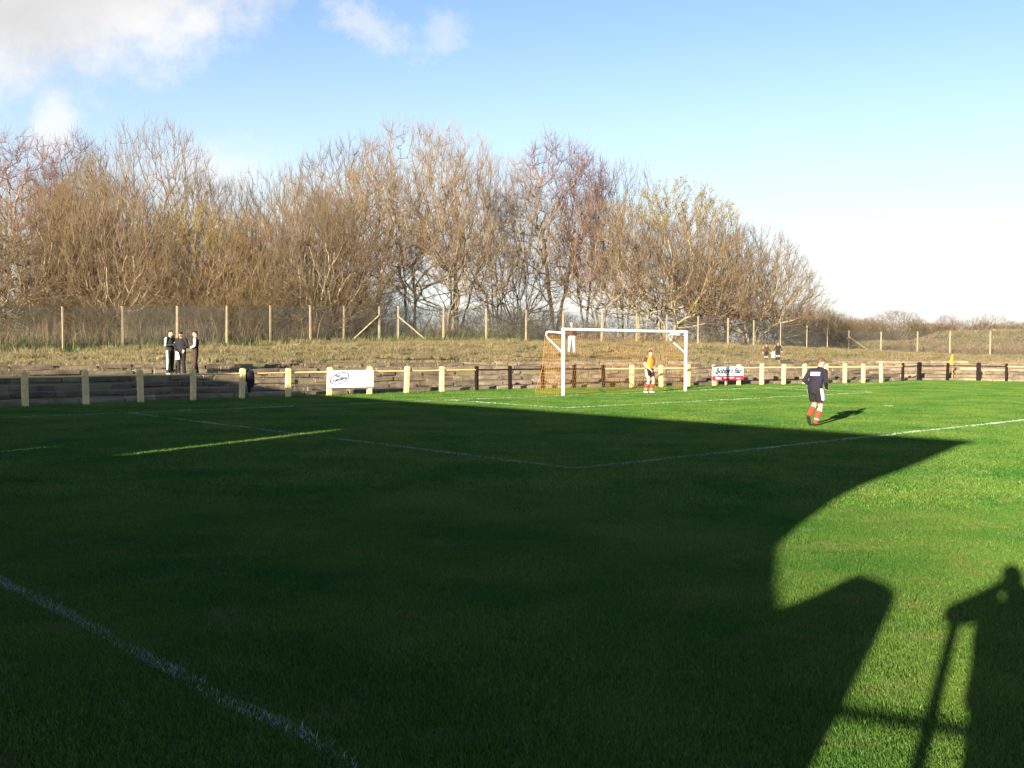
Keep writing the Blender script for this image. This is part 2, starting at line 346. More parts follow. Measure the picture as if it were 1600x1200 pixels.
# terrace: six low steps of rough concrete lengths
terr = empty('terrace', (0, 0, 0)); tag(terr, kind='structure')
NS, TREAD, RISE = 6, 1.2, .18
DK = [.75+TREAD*k for k in range(NS)]
Vt = []; Ft = []
for k in range(NS):
    a = off(DK[k]); b = off(DK[k]+TREAD+(.05 if k < NS-1 else .5)); z = RISE*(k+1)-.025; n = len(a); o0 = len(Vt)
    Vt += [(x, y, z) for x, y in a]+[(x, y, z+(0.0 if k < NS-1 else .0)) for x, y in b]
    Vt += [(x, y, z-RISE-.03) for x, y in a]
    for i in range(n-1):
        Ft.append((o0+i, o0+i+1, o0+n+i+1, o0+n+i)); Ft.append((o0+2*n+i, o0+2*n+i+1, o0+i+1, o0+i))
link('tread', fast_mesh('tread', Vt, np.array(Ft), 'tread'), terr)
rnd = random.Random(5)
def block_mesh(i):
    b = MB(); b.box((0, 0, 0), (1, .24, .165))
    me = b.mesh('step_block', 'block%d' % (i % 4)); bm = bmesh.new(); bm.from_mesh(me)
    bmesh.ops.bevel(bm, geom=bm.edges[:], offset=.022, segments=1, affect='EDGES')
    for v in bm.verts: v.co += Vector((rnd.uniform(-.006, .006), rnd.uniform(-.02, .02), rnd.uniform(-.018, .018)))
    bm.to_mesh(me); bm.free(); return me
BLK = [block_mesh(i) for i in range(8)]
for k in range(NS):
    P = off(DK[k]+.06); L = np.concatenate([[0], np.cumsum(np.linalg.norm(np.diff(P, axis=0), axis=1))]); s = rnd.uniform(0, .6)
    while s < L[-1]-1.2:
        l = rnd.uniform(1.1, 2.0) if rnd.random() > .2 else rnd.uniform(.4, .9); l = min(l, L[-1]-s)
        a = np.array([np.interp(s, L, P[:, j]) for j in (0, 1)]); b = np.array([np.interp(s+l, L, P[:, j]) for j in (0, 1)])
        c = (a+b)/2; an = math.atan2(*(b-a)[::-1])
        if rnd.random() > .07:
            link('step_block', rnd.choice(BLK), terr, (c[0], c[1], RISE*(k+1)-.085+rnd.uniform(-.045, .025)), (rnd.uniform(-.12, .12), rnd.uniform(-.022, .022), an+rnd.uniform(-.04, .04)), (l-rnd.uniform(.03, .07), 1, 1))
        s += l

# ------------------------------------------------------------------ pitch markings: whitened grass along each line
def blades(P, h, w, lean, rng, z=0.0):
    """P (n,2|3) roots -> verts, quads, tris, tint"""
    n = len(P); a = rng.uniform(0, 2*PI, n); la = rng.uniform(0, 2*PI, n); H = h*rng.uniform(.6, 1.25, n); Lx = lean*H*rng.uniform(.1, 1.0, n)
    e = np.stack([np.cos(a), np.sin(a), 0*a], 1)*(w*rng.uniform(.7, 1.3, n)/2)[:, None]
    l = np.stack([np.cos(la)*Lx, np.sin(la)*Lx, 0*a], 1); up = np.stack([0*a, 0*a, H], 1)
    B = np.c_[P[:, :2], P[:, 2] if P.shape[1] > 2 else np.full(n, z)]
    V = np.stack([B-e, B+e, B+e*.8+l*.35+up*.6, B-e*.8+l*.35+up*.6, B+l+up], 1).reshape(-1, 3)
    i = np.arange(n)*5; Q = np.stack([i, i+1, i+2, i+3], 1); T = np.stack([i+3, i+2, i+4], 1)
    return V, Q, T, np.repeat(rng.random(n), 5)
rngl = np.random.default_rng(11)
def marking(name, pts, width=.10, lo=-5, fade=1.0):
    pts = resample(np.array(pts), .05); roots = []
    t = np.gradient(pts, axis=0); t /= np.linalg.norm(t, axis=1)[:, None]; nn = np.stack([-t[:, 1], t[:, 0]], 1)
    D = np.maximum(pts[:, 1], 3); keep = (pts[:, 1] > lo) & (np.abs(pts[:, 0]) < pts[:, 1]*.8+8)
    wob = np.interp(np.arange(len(pts)), np.arange(0, len(pts)+12, 12), rngl.normal(0, .018, len(np.arange(0, len(pts)+12, 12))))
    patch = np.clip(np.interp(np.arange(len(pts)), np.arange(0, len(pts)+9, 9), rngl.uniform(.3, 1.15, len(np.arange(0, len(pts)+9, 9)))), 0, 1)*fade
    cnt = np.where(keep, np.clip(400/D, 8, 48)*patch, 0).astype(int)
    i = np.repeat(np.arange(len(pts)), cnt)
    R = pts[i]+t[i]*rngl.uniform(-.03, .03, len(i))[:, None]+nn[i]*(rngl.uniform(-.5, .5, len(i))*width+wob[i])[:, None]
    w = np.clip(D[i]*.00055, .0045, .016)
    V, Q, T, tt = blades(R, 1.0, 1.0, .9, rngl)
    V = V.reshape(-1, 5, 3); B = np.c_[R, np.zeros(len(R))][:, None, :]; off_ = V-B; Hh = np.clip(.034+D[i]*.0004, .034, .046)
    sc = np.stack([w, w, Hh], 1)[:, None, :]
    off_[:, :, :2] = off_[:, :, :2]*np.where(np.arange(5)[None, :, None] >= 2, 1, 1)
    lean_scale = Hh[:, None, None]
    e = (off_[:, 1]-off_[:, 0])/2; V[:, 0] = B[:, 0]-e*w[:, None]; V[:, 1] = B[:, 0]+e*w[:, None]
    tip = off_[:, 4]*lean_scale[:, 0]; mid = (off_[:, 2]+off_[:, 3])/2*lean_scale[:, 0]
    V[:, 2] = B[:, 0]+mid+e*w[:, None]*.8; V[:, 3] = B[:, 0]+mid-e*w[:, None]*.8; V[:, 4] = B[:, 0]+tip
    return tag(link(name, fast_mesh(name, V.reshape(-1, 3), [Q, T], 'line_paint', attrs={'tint': ('FLOAT', tt)})), kind='structure')
TL = CORNER-HALF_MARGIN*U
marking('touchline', [TL-12*Vv, TL+16.5*Vv], .10, fade=.5)
marking('goal_line', [GL-HALF_MARGIN*U, FAR_CORNER], .10, fade=.8)
marking('penalty_area_line', [GL, CORNER], .10, fade=.6)
marking('penalty_area_line', [CORNER, CORNER+40.3*U], .12)
S6 = POST_L-5.5*U
marking('goal_area_line', [S6, S6-5.5*Vv, S6-5.5*Vv+18.32*U, S6+18.32*U], .10, fade=.9)
SPOT = POST_L+3.66*U-11*Vv
aa = np.linspace(-.65, .65, 40); marking('penalty_arc', [SPOT-9.15*(math.cos(a)*Vv+math.sin(a)*U) for a in aa][::1], .10, fade=.8)
marking('penalty_spot', [SPOT-U*.13, SPOT+U*.13], .26)
marking('far_touchline', [FAR_CORNER, FAR_CORNER-30*Vv], .10, fade=.6)

# ------------------------------------------------------------------ grass: one tile of blades instanced over points kept in the same mesh
def gn_grass(name, tileV, tileF, tint, pts, rotz, scl, m, label, cat):
    nV = len(tileV); V = np.concatenate([tileV, pts]); n = len(V)
    me = fast_mesh(name, V, tileF, m, attrs={'tint': ('FLOAT', np.concatenate([tint, np.zeros(len(pts))])), 'ispt': ('FLOAT', np.concatenate([np.zeros(nV), np.ones(len(pts))])),
        'rz': ('FLOAT', np.concatenate([np.zeros(nV), rotz])), 'sc': ('FLOAT', np.concatenate([np.ones(nV), scl]))})
    o = link(name, me); tag(o, label, cat, kind='stuff')
    ng = bpy.data.node_groups.new(name+'_scatter', 'GeometryNodeTree'); N = ng.nodes.new; L = ng.links.new
    ng.interface.new_socket('Geometry', in_out='INPUT', socket_type='NodeSocketGeometry'); ng.interface.new_socket('Geometry', in_out='OUTPUT', socket_type='NodeSocketGeometry')
    gi = N('NodeGroupInput'); go = N('NodeGroupOutput')
    def attr(a):
        x = N('GeometryNodeInputNamedAttribute'); x.data_type = 'FLOAT'; x.inputs[0].default_value = a; return x.outputs[0]
    cmp_ = N('FunctionNodeCompare'); cmp_.data_type = 'FLOAT'; cmp_.operation = 'GREATER_THAN'; L(attr('ispt'), cmp_.inputs[0]); cmp_.inputs[1].default_value = .5
    sg = N('GeometryNodeSeparateGeometry'); sg.domain = 'POINT'; L(gi.outputs[0], sg.inputs[0]); L(cmp_.outputs[0], sg.inputs[1])
    ip = N('GeometryNodeInstanceOnPoints'); L(sg.outputs[0], ip.inputs['Points']); L(sg.outputs[1], ip.inputs['Instance'])
    cx = N('ShaderNodeCombineXYZ'); L(attr('rz'), cx.inputs[2]); er = N('FunctionNodeEulerToRotation'); L(cx.outputs[0], er.inputs[0]); L(er.outputs[0], ip.inputs['Rotation'])
    L(attr('sc'), ip.inputs['Scale']); L(ip.outputs[0], go.inputs[0])
    md = o.modifiers.new('scatter', 'NODES'); md.node_group = ng
    return o
rt = np.random.default_rng(21)
def tile(n, size, h, w, lean, clump=0.0):
    P = rt.uniform(-size/2, size/2, (n, 2))
    if clump:
        c = rt.uniform(-size/2, size/2, (max(4, int(n/clump)), 2)); P = c[rt.integers(0, len(c), n)]+rt.normal(0, .07, (n, 2))
    V, Q, T, t = blades(P, h, w, lean, rt); return V, [Q, T], t
step = 1.0
gx_, gy_ = np.meshgrid(np.arange(-60, 62, step), np.arange(-2, 64, step)); G = np.stack([gx_.ravel(), gy_.ravel()], 1)
G = G[(np.abs(G[:, 0]) < .68*G[:, 1]+6)]; sdG = seg_dist(G, FENCE)
near = (G[:, 1] < 13) & (sdG < -.6); farm = (G[:, 1] >= 13) & (sdG < -.45)
for nm, msk, tl, lab in [('pitch_grass', near, tile(21000, 1.7, .028, .0036, .9), 'short mown green grass of the pitch in the foreground'),
                         ('pitch_grass', farm, tile(4200, 1.6, .036, .010, .9), 'short mown green grass of the pitch around the goal')]:
    P = G[msk]+rt.uniform(-.1, .1, (msk.sum(), 2)); Z = np.full(len(P), .002)
    gn_grass(nm, *tl[:1], tl[1], tl[2], np.c_[P, Z], rt.uniform(0, 2*PI, len(P)), (1+.16*np.sin(P[:, 0]*1.3+2*np.sin(P[:, 1]*.7))*np.sin(P[:, 1]*1.7+1.5*np.sin(P[:, 0]*.9)))*rt.uniform(.85, 1.15, len(P)), 'pitch_blades', lab, 'grass')
# rough grass at the foot of the rail fence, and on the bank
edge = np.concatenate([off(d) for d in (-.45, -.1, .35)]); edge = edge[::1]+rt.normal(0, .1, edge.shape)
tl = tile(260, .9, .07, .010, 1.0, 12)
gn_grass('verge_grass', tl[0], tl[1], tl[2], np.c_[edge, np.full(len(edge), .003)], rt.uniform(0, 6.28, len(edge)), rt.uniform(.5, 1.2, len(edge)), 'pitch_blades', 'longer green grass along the foot of the rail fence', 'grass')
gx_, gy_ = np.meshgrid(np.arange(-48, 62, .8), np.arange(24, 124, .8)); G = np.stack([gx_.ravel(), gy_.ravel()], 1)
G = G[np.abs(G[:, 0]) < .6*G[:, 1]+5]; G = G+rt.uniform(-.4, .4, G.shape); sd = seg_dist(G, FENCE)
MP = np.array(MESHP)[:, :2]; sdm = seg_dist(G, np.concatenate([[(-40, 30)], MP, [(80, 40)]]))
patch = np.sin(G[:, 0]*.35+1.3*np.sin(G[:, 1]*.21))*np.sin(G[:, 1]*.3+1.1*np.sin(G[:, 0]*.17))
keep = (sd > 8.0) & ((rt.random(len(G)) < .80+.2*patch)) & (sdm < 30)
Gb = G[keep]; tl = tile(420, 1.0, .16, .013, 1.3, 14)
gn_grass('bank_grass', tl[0], tl[1], tl[2], np.c_[Gb, ground_z(Gb[:, 0], Gb[:, 1])-.01], rt.uniform(0, 6.28, len(Gb)), rt.uniform(.5, 1.35, len(Gb))*(1+.9*(sdm[keep] > 0)), 'bank_blades', 'dry straw-coloured rough grass covering the bank behind the terrace', 'grass')
kt = (sd > 8.6) & (rt.random(len(G)) < np.where(sdm > -2.5, .5, .06)) & (sdm < 25); Gt = G[kt]; tl = tile(110, .55, .34, .014, .9, 22)
gn_grass('tussock_grass', tl[0], tl[1], tl[2], np.c_[Gt, ground_z(Gt[:, 0], Gt[:, 1])-.01], rt.uniform(0, 6.28, len(Gt)), rt.uniform(.5, 1.3, len(Gt)), 'bank_blades', 'taller straw tussocks scattered over the bank and along the mesh fence', 'grass')
# tufts growing on the treads
tuft = []
for k in range(NS):
    a = off(DK[k]+.75); m = rt.random(len(a)) < (.30+.12*k); tuft.append(np.c_[a[m]+rt.normal(0, .22, (m.sum(), 2)), np.full(m.sum(), RISE*(k+1)-.03)])
tuft = np.concatenate(tuft); tl = tile(90, .6, .12, .012, 1.2, 14)
gn_grass('terrace_weeds', tl[0], tl[1], tl[2], tuft, rt.uniform(0, 6.28, len(tuft)), rt.uniform(.5, 1.3, len(tuft)), 'bank_blades', 'dry weeds growing out of the terrace steps', 'weeds')

# ------------------------------------------------------------------ rail fence round the pitch
rail = empty('rail_fence', (0, 0, 0)); tag(rail, 'low rail fence of cream and black posts between pitch and terrace', 'fence')
def post_mesh(w, d, h, m, arch=True):
    b = MB(); prof = [(-w/2, -.1), (w/2, -.1), (w/2, h-w*.62)]
    if arch:
        prof += [(w/2*1.07, h-w*.60), (w/2*1.07, h-w*.42)]
        prof += [(math.cos(a)*w/2*1.07, h-w*.42+math.sin(a)*w*.42) for a in np.linspace(.25, PI-.25, 7)]
        prof += [(-w/2*1.07, h-w*.42), (-w/2*1.07, h-w*.60)]
    else: prof += [(w/2, h), (-w/2, h)]
    prof += [(-w/2, h-w*.62)] if arch else []
    b.prism(prof, -d/2, d/2); me = b.mesh('post', m); return me
PM_C = post_mesh(.155, .13, 1.07, 'cream_paint'); PM_B = post_mesh(.125, .12, 1.05, 'black_paint'); PM_W = post_mesh(.24, .14, 1.12, 'black_paint')
rp = random.Random(8)
BLACK = {12, 13, 14, 15, 16, 29, 31, 33}; WIDE = {30, 32}
RAIL_H = .885
def railmesh(L, m):
    b = MB(); b.tube([(0, 0, 0), (L/2, 0, rp.uniform(-.012, .006)), (L, 0, 0)], .030, 8); return b.mesh('rail', m, True)
NP = len(RAILP)
for i, (x, y) in enumerate(RAILP):
    a = np.array(RAILP[max(i-1, 0)]); b = np.array(RAILP[min(i+1, NP-1)]); an = math.atan2(*(b-a)[::-1])
    me = PM_B if i in BLACK else PM_W if i in WIDE else PM_C
    link('post', me, rail, (x, y, rp.uniform(-.03, .015)), (rp.uniform(-.03, .03), rp.uniform(-.035, .035), an+rp.uniform(-.08, .08)))
    if i < NP-1:
        q = np.array(RAILP[i+1]); p = np.array((x, y)); L = np.linalg.norm(q-p); an2 = math.atan2(*(q-p)[::-1])
        dark = (12 <= i <= 15) or (29 <= i <= 32)
        link('rail', railmesh(L, 'black_paint' if dark else 'yellow_rail'), rail, (x, y, RAIL_H), (0, 0, an2))

# ------------------------------------------------------------------ text and signs
def text_mesh(s, size, m, shear=0.0, bold=0.0):
    cu = bpy.data.curves.new('t', 'FONT'); cu.body = s; cu.size = size; cu.shear = shear; cu.offset = bold; cu.align_x = 'CENTER'; cu.align_y = 'CENTER'; cu.extrude = .001; cu.resolution_u = 3
    o = bpy.data.objects.new('t', cu); COL.objects.link(o); dg = bpy.context.evaluated_depsgraph_get(); me = bpy.data.meshes.new_from_object(o.evaluated_get(dg)); me.name = 'lettering'
    bpy.data.objects.remove(o); me.materials.clear(); me.materials.append(MATS[m]); return me
UPR = Matrix.Rotation(PI/2, 4, 'X')
def sign_frame(name, i0, i1, xoff, front=.12):
    p = np.array(RAILP[i0]); q = np.array(RAILP[i1]); an = math.atan2(*(q-p)[::-1]); d = (q-p)/np.linalg.norm(q-p); nrm = np.array([d[1], -d[0]])
    c = (p+q)/2+d*xoff+nrm*front; return empty(name, (c[0], c[1], 0), an)
def add_text(root, s, size, m, x, z, shear=0, bold=0, tilt=0, sx=1.0):
    o = link('lettering', text_mesh(s, size, m, shear, bold), root, (x, -.022, z), (PI/2, -tilt, 0), (sx, 1, 1)); return o
# lunch sign
sg = sign_frame('advertising_board', 8, 9, -.02); tag(sg, 'white advertising board with navy oval logo on cream rail fence posts', 'sign')
b = MB(); b.box((0, 0, .625), (1.98, .025, .64)); b.build('board', 'sign_white', sg)
b = MB(); n = 40
ring = lambda rx, rz, y: [(math.cos(2*PI*k/n)*rx, y, math.sin(2*PI*k/n)*rz) for k in range(n)]
o_, i_ = ring(.41, .205, 0), ring(.372, .178, 0)
tl_ = .22
def place(p): return (p[0]-.50, -.018, .655+p[2]+p[0]*tl_)
b.add([place(p) for p in o_]+[place(p) for p in i_], [(k, (k+1) % n, n+(k+1) % n, n+k) for k in range(n)]); b.build('oval', 'sign_navy', sg)
add_text(sg, 'The', .135, 'sign_navy', -.60, .735, .25, .001, .2)
add_text(sg, 'LunchBox', .17, 'sign_navy', -.50, .625, .25, .001, .2, .88)
b = MB(); rs = random.Random(4)
for z, x0, x1, hh in [(.865, .18, .92, .022), (.72, .05, .95, .026), (.655, .05, .95, .022), (.56, .22, .85, .022), (.44, .2, .78, .06), (.345, -.85, .08, .018)]:
    x = x0
    while x < x1-.03:
        l = rs.uniform(.03, .13); l = min(l, x1-x); b.box((x+l/2, -.0155, z), (l, .003, hh)); x += l+rs.uniform(.012, .03)
tag(b.build('small_print', 'sign_grey', sg), kind='stuff')
# bar sign
sg = sign_frame('advertising_board', 20, 21, -.03); tag(sg, "white and red board reading Bobby's Bar on cream rail fence posts", 'sign')
b = MB(); b.box((0, 0, .72), (2.02, .025, .43)); b.build('board', 'sign_white', sg)
b = MB(); b.box((0, -.004, .40), (2.04, .03, .20)); b.build('strip', 'sign_red', sg)
b = MB(); b.box((-.05, .05, .14), (.11, .08, .34)); b.build('leg', 'cream_paint', sg)
add_text(sg, "Bobby's Bar", .36, 'sign_teal', .02, .73, .30, .013, .0, .98)
b = MB()
for x0, x1, z in [(-.82, -.42, .43), (-.82, -.45, .37), (-.28, .42, .415), (.55, .8, .37)]:
    x = x0
    while x < x1-.03:
        l = min(rs.uniform(.05, .12), x1-x); b.box((x+l/2, -.0215, z), (l, .003, .045)); x += l+.02
tag(b.build('small_print', 'sign_white', sg), kind='stuff')
# dark jacket hung over the rail beside the fifth post in view
p = np.array(RAILP[6]); q = np.array(RAILP[7]); d = (q-p)/np.linalg.norm(q-p); an = math.atan2(d[1], d[0]); c = p+d*.32
jk = empty('jacket', (c[0], c[1], 0), an); tag(jk, 'dark navy jacket hung over the rail beside a shaded cream post', 'jacket')
b = MB()
b.tube([(0, -.05, .95), (0, -.052, .80), (.0, -.055, .62), (-.02, -.05, .47)], [.13, .16, .165, .15], 12, flat=.26)
b.tube([(0, .05, .95), (0, .052, .80), (.0, .05, .60)], [.13, .16, .15], 12, flat=.26)
b.tube([(-.10, 0, .925), (.10, 0, .925)], .075, 10); b.build('body', 'navy_cloth', jk, smooth=True)
b = MB(); b.tube([(-.09, -.08, .66), (-.085, -.085, .42), (-.07, -.07, .24)], [.06, .055, .045], 8); b.build('sleeve', 'navy_cloth', jk, smooth=True)
b = MB(); b.tube([(.10, .05, .80), (.11, .07, .55), (.11, .06, .38)], [.06, .055, .045], 8); b.build('sleeve', 'navy_cloth', jk, smooth=True)

# ------------------------------------------------------------------ goal
goal = empty('goal', (POST_L[0], POST_L[1], 0), TH); tag(goal, 'white football goal with sagging orange net', 'goal')     # local x along the line, y away from the pitch
def upright(x):
    b = MB(); b.tube([(x, 0, -.1), (x, 0, 2.5)], .062, 14); b.build('goalpost', 'white_paint', goal, smooth=True)
    b = MB(); b.tube([(x, 0, 2.36), (x, .45, 2.40), (x, .80, 2.42), (x, .90, 2.39), (x, .93, 2.30), (x, .88, 2.20), (x, 0.02, 1.62)], .032, 8); b.build('stanchion', 'white_paint', goal, smooth=True)
upright(0); upright(7.32)
b = MB(); b.tube([(-.062, 0, 2.5), (7.382, 0, 2.5)], .062, 14); b.build('crossbar', 'white_paint', goal, smooth=True)
net = MB(); rn = random.Random(7); GB = 1.5; W = 7.32
def cord(pts, r=.0024): net.tube(pts, r, 3, cap=False)
prof = [(.02, 2.44), (.3, 2.41), (.6, 2.39), (.92, 2.36), (.96, 2.05), (1.0, 1.7), (1.05, 1.32), (1.12, .95), (1.21, .58), (1.34, .22), (GB, .03)]
def prof_at(t):
    L = [0]
    for a, b_ in zip(prof, prof[1:]): L.append(L[-1]+math.dist(a, b_))
    s = t*L[-1]; ys = np.interp(s, L, [p[0] for p in prof]); zs = np.interp(s, L, [p[1] for p in prof]); return ys, zs, L[-1]
LT = prof_at(1)[2]
def netpt(x, t):
    y, z, _ = prof_at(t); sag = .16*math.sin(PI*min(max(x/W, 0), 1))*math.sin(PI*min(t*1.6, 1)) + .10*math.sin(x*1.9+.7)*math.sin(PI*t)*(t > .25) + .05*math.sin(x*5.1)*math.sin(PI*t)
    y += .07*math.sin(x*2.3+1)*math.sin(PI*t)
    return (x, y-.5*max(sag, 0)*.5, max(z-sag*.7, .02))
for k in range(int(W/.125)+1):
    x = k*.125; cord([netpt(x, t) for t in np.linspace(0 if k % 6 == 0 else .27, 1, 14)])
for k in range(int(LT/.125)+1):
    t = k*.125/LT
    if k < 7: continue
    cord([netpt(x, t) for x in np.linspace(0, W, 25)])
for x in (0.0, W):
    zz = [p[1] for p in prof[3:]][::-1]; yy = [p[0] for p in prof[3:]][::-1]
    for k in range(1, int(GB/.125)+1):
        y = k*.125; top = 2.40 if y < .92 else float(np.interp(y, [p[0] for p in prof[3:]], [p[1] for p in prof[3:]]))
        cord([(x+.03*math.sin(3*z+y), y, z) for z in np.linspace(.02, top, 8)])
    for k in range(1, 20):
        z = k*.125; ymax = float(np.interp(z, zz, yy)) if z < 2.36 else .9
        cord([(x+.03*math.sin(3*z+y), y, z) for y in np.linspace(.03, ymax, 6)])
net.build('net', 'net_cord', goal)
b = MB(); b.tube([(-.02, .95, 2.33), (-.03, 1.1, 1.0), (-.06, 1.45, .10)], .007, 5); b.build('net_rope', 'net_cord', goal)
b = MB(); b.tube([(0, 1.45, .03), (3.6, 1.52, .03), (7.32, 1.48, .03)], .010, 5); b.build('net_rope', 'net_cord', goal)

# ------------------------------------------------------------------ corner flag
cf = empty('corner_flag', (FAR_CORNER[0], FAR_CORNER[1], 0)); tag(cf, 'yellow corner flag on a thin pole by the black fence posts', 'flag')
b = MB(); b.tube([(0, 0, -.05), (.0, 0, .9), (.01, 0, 1.55)], .016, 8); b.build('pole', 'flag_yellow', cf)
b = MB(); b.tube([(-.02, 0, 1.53), (-.05, .02, 1.35), (-.09, .05, 1.15), (-.07, .03, .98), (-.04, .01, .9)], [.012, .05, .07, .05, .010], 8, flat=.4); b.build('flag', 'flag_yellow', cf, smooth=True)

# ------------------------------------------------------------------ tall mesh fence
mf = empty('mesh_fence', (0, 0, 0)); tag(mf, 'tall chain-link fence on concrete posts along the top of the bank', 'fence')
MH = 2.4
b = MB(); b.box((0, 0, MH/2-.1), (.115, .11, MH+.2), taper=.8); PMESH = b.mesh('post', 'concrete_post')
b = MB(); b.tube([(0, 0, 0), (1, 0, 0)], .055, 4); BRACE = b.mesh('brace', 'concrete_post')
rm = random.Random(12)
def bay_mesh(L, H0=.03):
    """both families of diagonal wires plus three straining wires, over 0..L x 0..H"""
    V = []; F = []; r = .0030; sp = .060; H = MH-.05
    def wire(a, b_):
        n0 = len(V); d = np.array([b_[0]-a[0], b_[1]-a[1]]); d /= np.linalg.norm(d); nn = np.array([-d[1], d[0]])*r
        for p in (a, b_): V.extend([(p[0]+nn[0], -r*.5, p[1]+nn[1]), (p[0]-nn[0], -r*.5, p[1]-nn[1]), (p[0], r, p[1])])
        F.extend([(n0, n0+1, n0+4, n0+3), (n0+1, n0+2, n0+5, n0+4), (n0+2, n0, n0+3, n0+5)])
    k = -H
    while k < L:
        s0, s1 = max(k, 0), min(k+H, L)
        if s1-s0 > .02:
            wire((s0, s0-k+H0), (s1, s1-k+H0)); wire((s0, H-(s0-k)+H0), (s1, H-(s1-k)+H0))
        k += sp
    for z in (.05, H*.5, H): wire((0, z), (L, z))
    return fast_mesh('mesh_panel', V, np.array(F), 'wire')
for i, (x, y, z) in enumerate(MESHP):
    an = math.atan2(MESHP[min(i+1, len(MESHP)-1)][1]-MESHP[max(i-1, 0)][1], MESHP[min(i+1, len(MESHP)-1)][0]-MESHP[max(i-1, 0)][0])
    link('post', PMESH, mf, (x, y, z), (rm.uniform(-.012, .012), rm.uniform(-.012, .012), an))
    if i < len(MESHP)-1:
        x2, y2, z2 = MESHP[i+1]; L = math.hypot(x2-x, y2-y); a2 = math.atan2(y2-y, x2-x)
        if i != 8: link('mesh_panel', bay_mesh(L), mf, (x, y, z), (0, -math.atan2(z2-z, L), a2))
        else:
            g = MB(); g.box((L/2, 0, 1.6), (L, .05, .04)); g.box((L/2, 0, .15), (L, .05, .04)); g.box((.09, 0, .9), (.04, .05, 1.5)); g.box((L-.09, 0, .9), (.04, .05, 1.5)); link('gate_frame', g.mesh('gate_frame', 'wire'), mf, (x, y, z), (0, 0, a2))
            link('mesh_panel', bay_mesh(L), mf, (x, y, z), (0, 0, a2))
def brace(i, dirx, diry, ln):
    x, y, z = MESHP[i]; n = math.hypot(dirx, diry); ex, ey = x+dirx/n*ln, y+diry/n*ln
    p0 = Vector((x, y-.12, z+1.75)); p1 = Vector((ex, ey-.12, gz1(ex, ey)-.08)); d = p1-p0
    o = link('brace', BRACE, mf, p0, d.to_track_quat('X', 'Z').to_euler(), (d.length, 1, 1))
brace(8, -1.9, -1.5, 2.3); brace(9, 2.2, .9, 2.3); brace(23, -1.9, -1.6, 2.6); brace(23, 2.4, -.6, 2.6)

# ------------------------------------------------------------------ trees
def norm(a): return a/np.maximum(np.linalg.norm(a, axis=-1, keepdims=True), 1e-9)
def grow(rng, P, D, Ln, R, nseg, wander, up, tip=.25, bend=0.0):
    n = len(P); paths = np.zeros((n, nseg+1, 3)); paths[:, 0] = P; d = D.copy(); rr = np.linspace(1, tip, nseg+1)[None, :]*R[:, None]
    for k in range(nseg):
        d = norm(d+rng.normal(0, wander, (n, 3))+np.array([0, 0, up])+np.array([bend, 0, 0])); paths[:, k+1] = paths[:, k]+d*(Ln/nseg)[:, None]
    return paths, rr
def sprout(rng, paths, rr, Ln, k, t0, t1, a0, a1, l0, l1, taper, rmul, rmin):
    n, m, _ = paths.shape; par = np.repeat(np.arange(n), k); t = rng.uniform(t0, t1, len(par)); s = t*(m-1); i = np.minimum(s.astype(int), m-2); f = (s-i)[:, None]
    P = paths[par, i]*(1-f)+paths[par, i+1]*f; T = norm(paths[par, i+1]-paths[par, i]); q = norm(np.cross(T, rng.normal(size=(len(par), 3))))
    a = rng.uniform(a0, a1, len(par))[:, None]; D = norm(T*np.cos(a)+q*np.sin(a))
    L = Ln[par]*rng.uniform(l0, l1, len(par))*(1-taper*t); R = np.maximum(rr[par, i]*rmul, rmin)
    return P, D, L, R
def tubes(paths, rr, sides):
    n, m, _ = paths.shape; T = np.gradient(paths, axis=1); T = norm(T); ref = np.where(np.abs(T[:, :1, 2:]) < .9, np.array([0, 0, 1.0]), np.array([1.0, 0, 0]))
    e1 = norm(np.cross(T, np.broadcast_to(ref, T.shape))); e2 = np.cross(T, e1); a = np.arange(sides)*2*PI/sides
    V = paths[:, :, None, :]+(e1[:, :, None, :]*np.cos(a)[None, None, :, None]+e2[:, :, None, :]*np.sin(a)[None, None, :, None])*rr[:, :, None, None]
    V = V.reshape(-1, 3); base = (np.arange(n)*m*sides)[:, None, None]; ring = (np.arange(m-1)*sides)[None, :, None]; j = np.arange(sides)[None, None, :]; j2 = (j+1) % sides
    F = np.stack(np.broadcast_arrays(base+ring+j, base+ring+j2, base+ring+sides+j2, base+ring+sides+j), -1).reshape(-1, 4)
    return V, F
def cat_meshes(parts):
    Vs, Fs, o = [], [], 0
    for V, F in parts: Vs.append(V); Fs.append(F+o); o += len(V)
    return np.concatenate(Vs), np.concatenate(Fs)
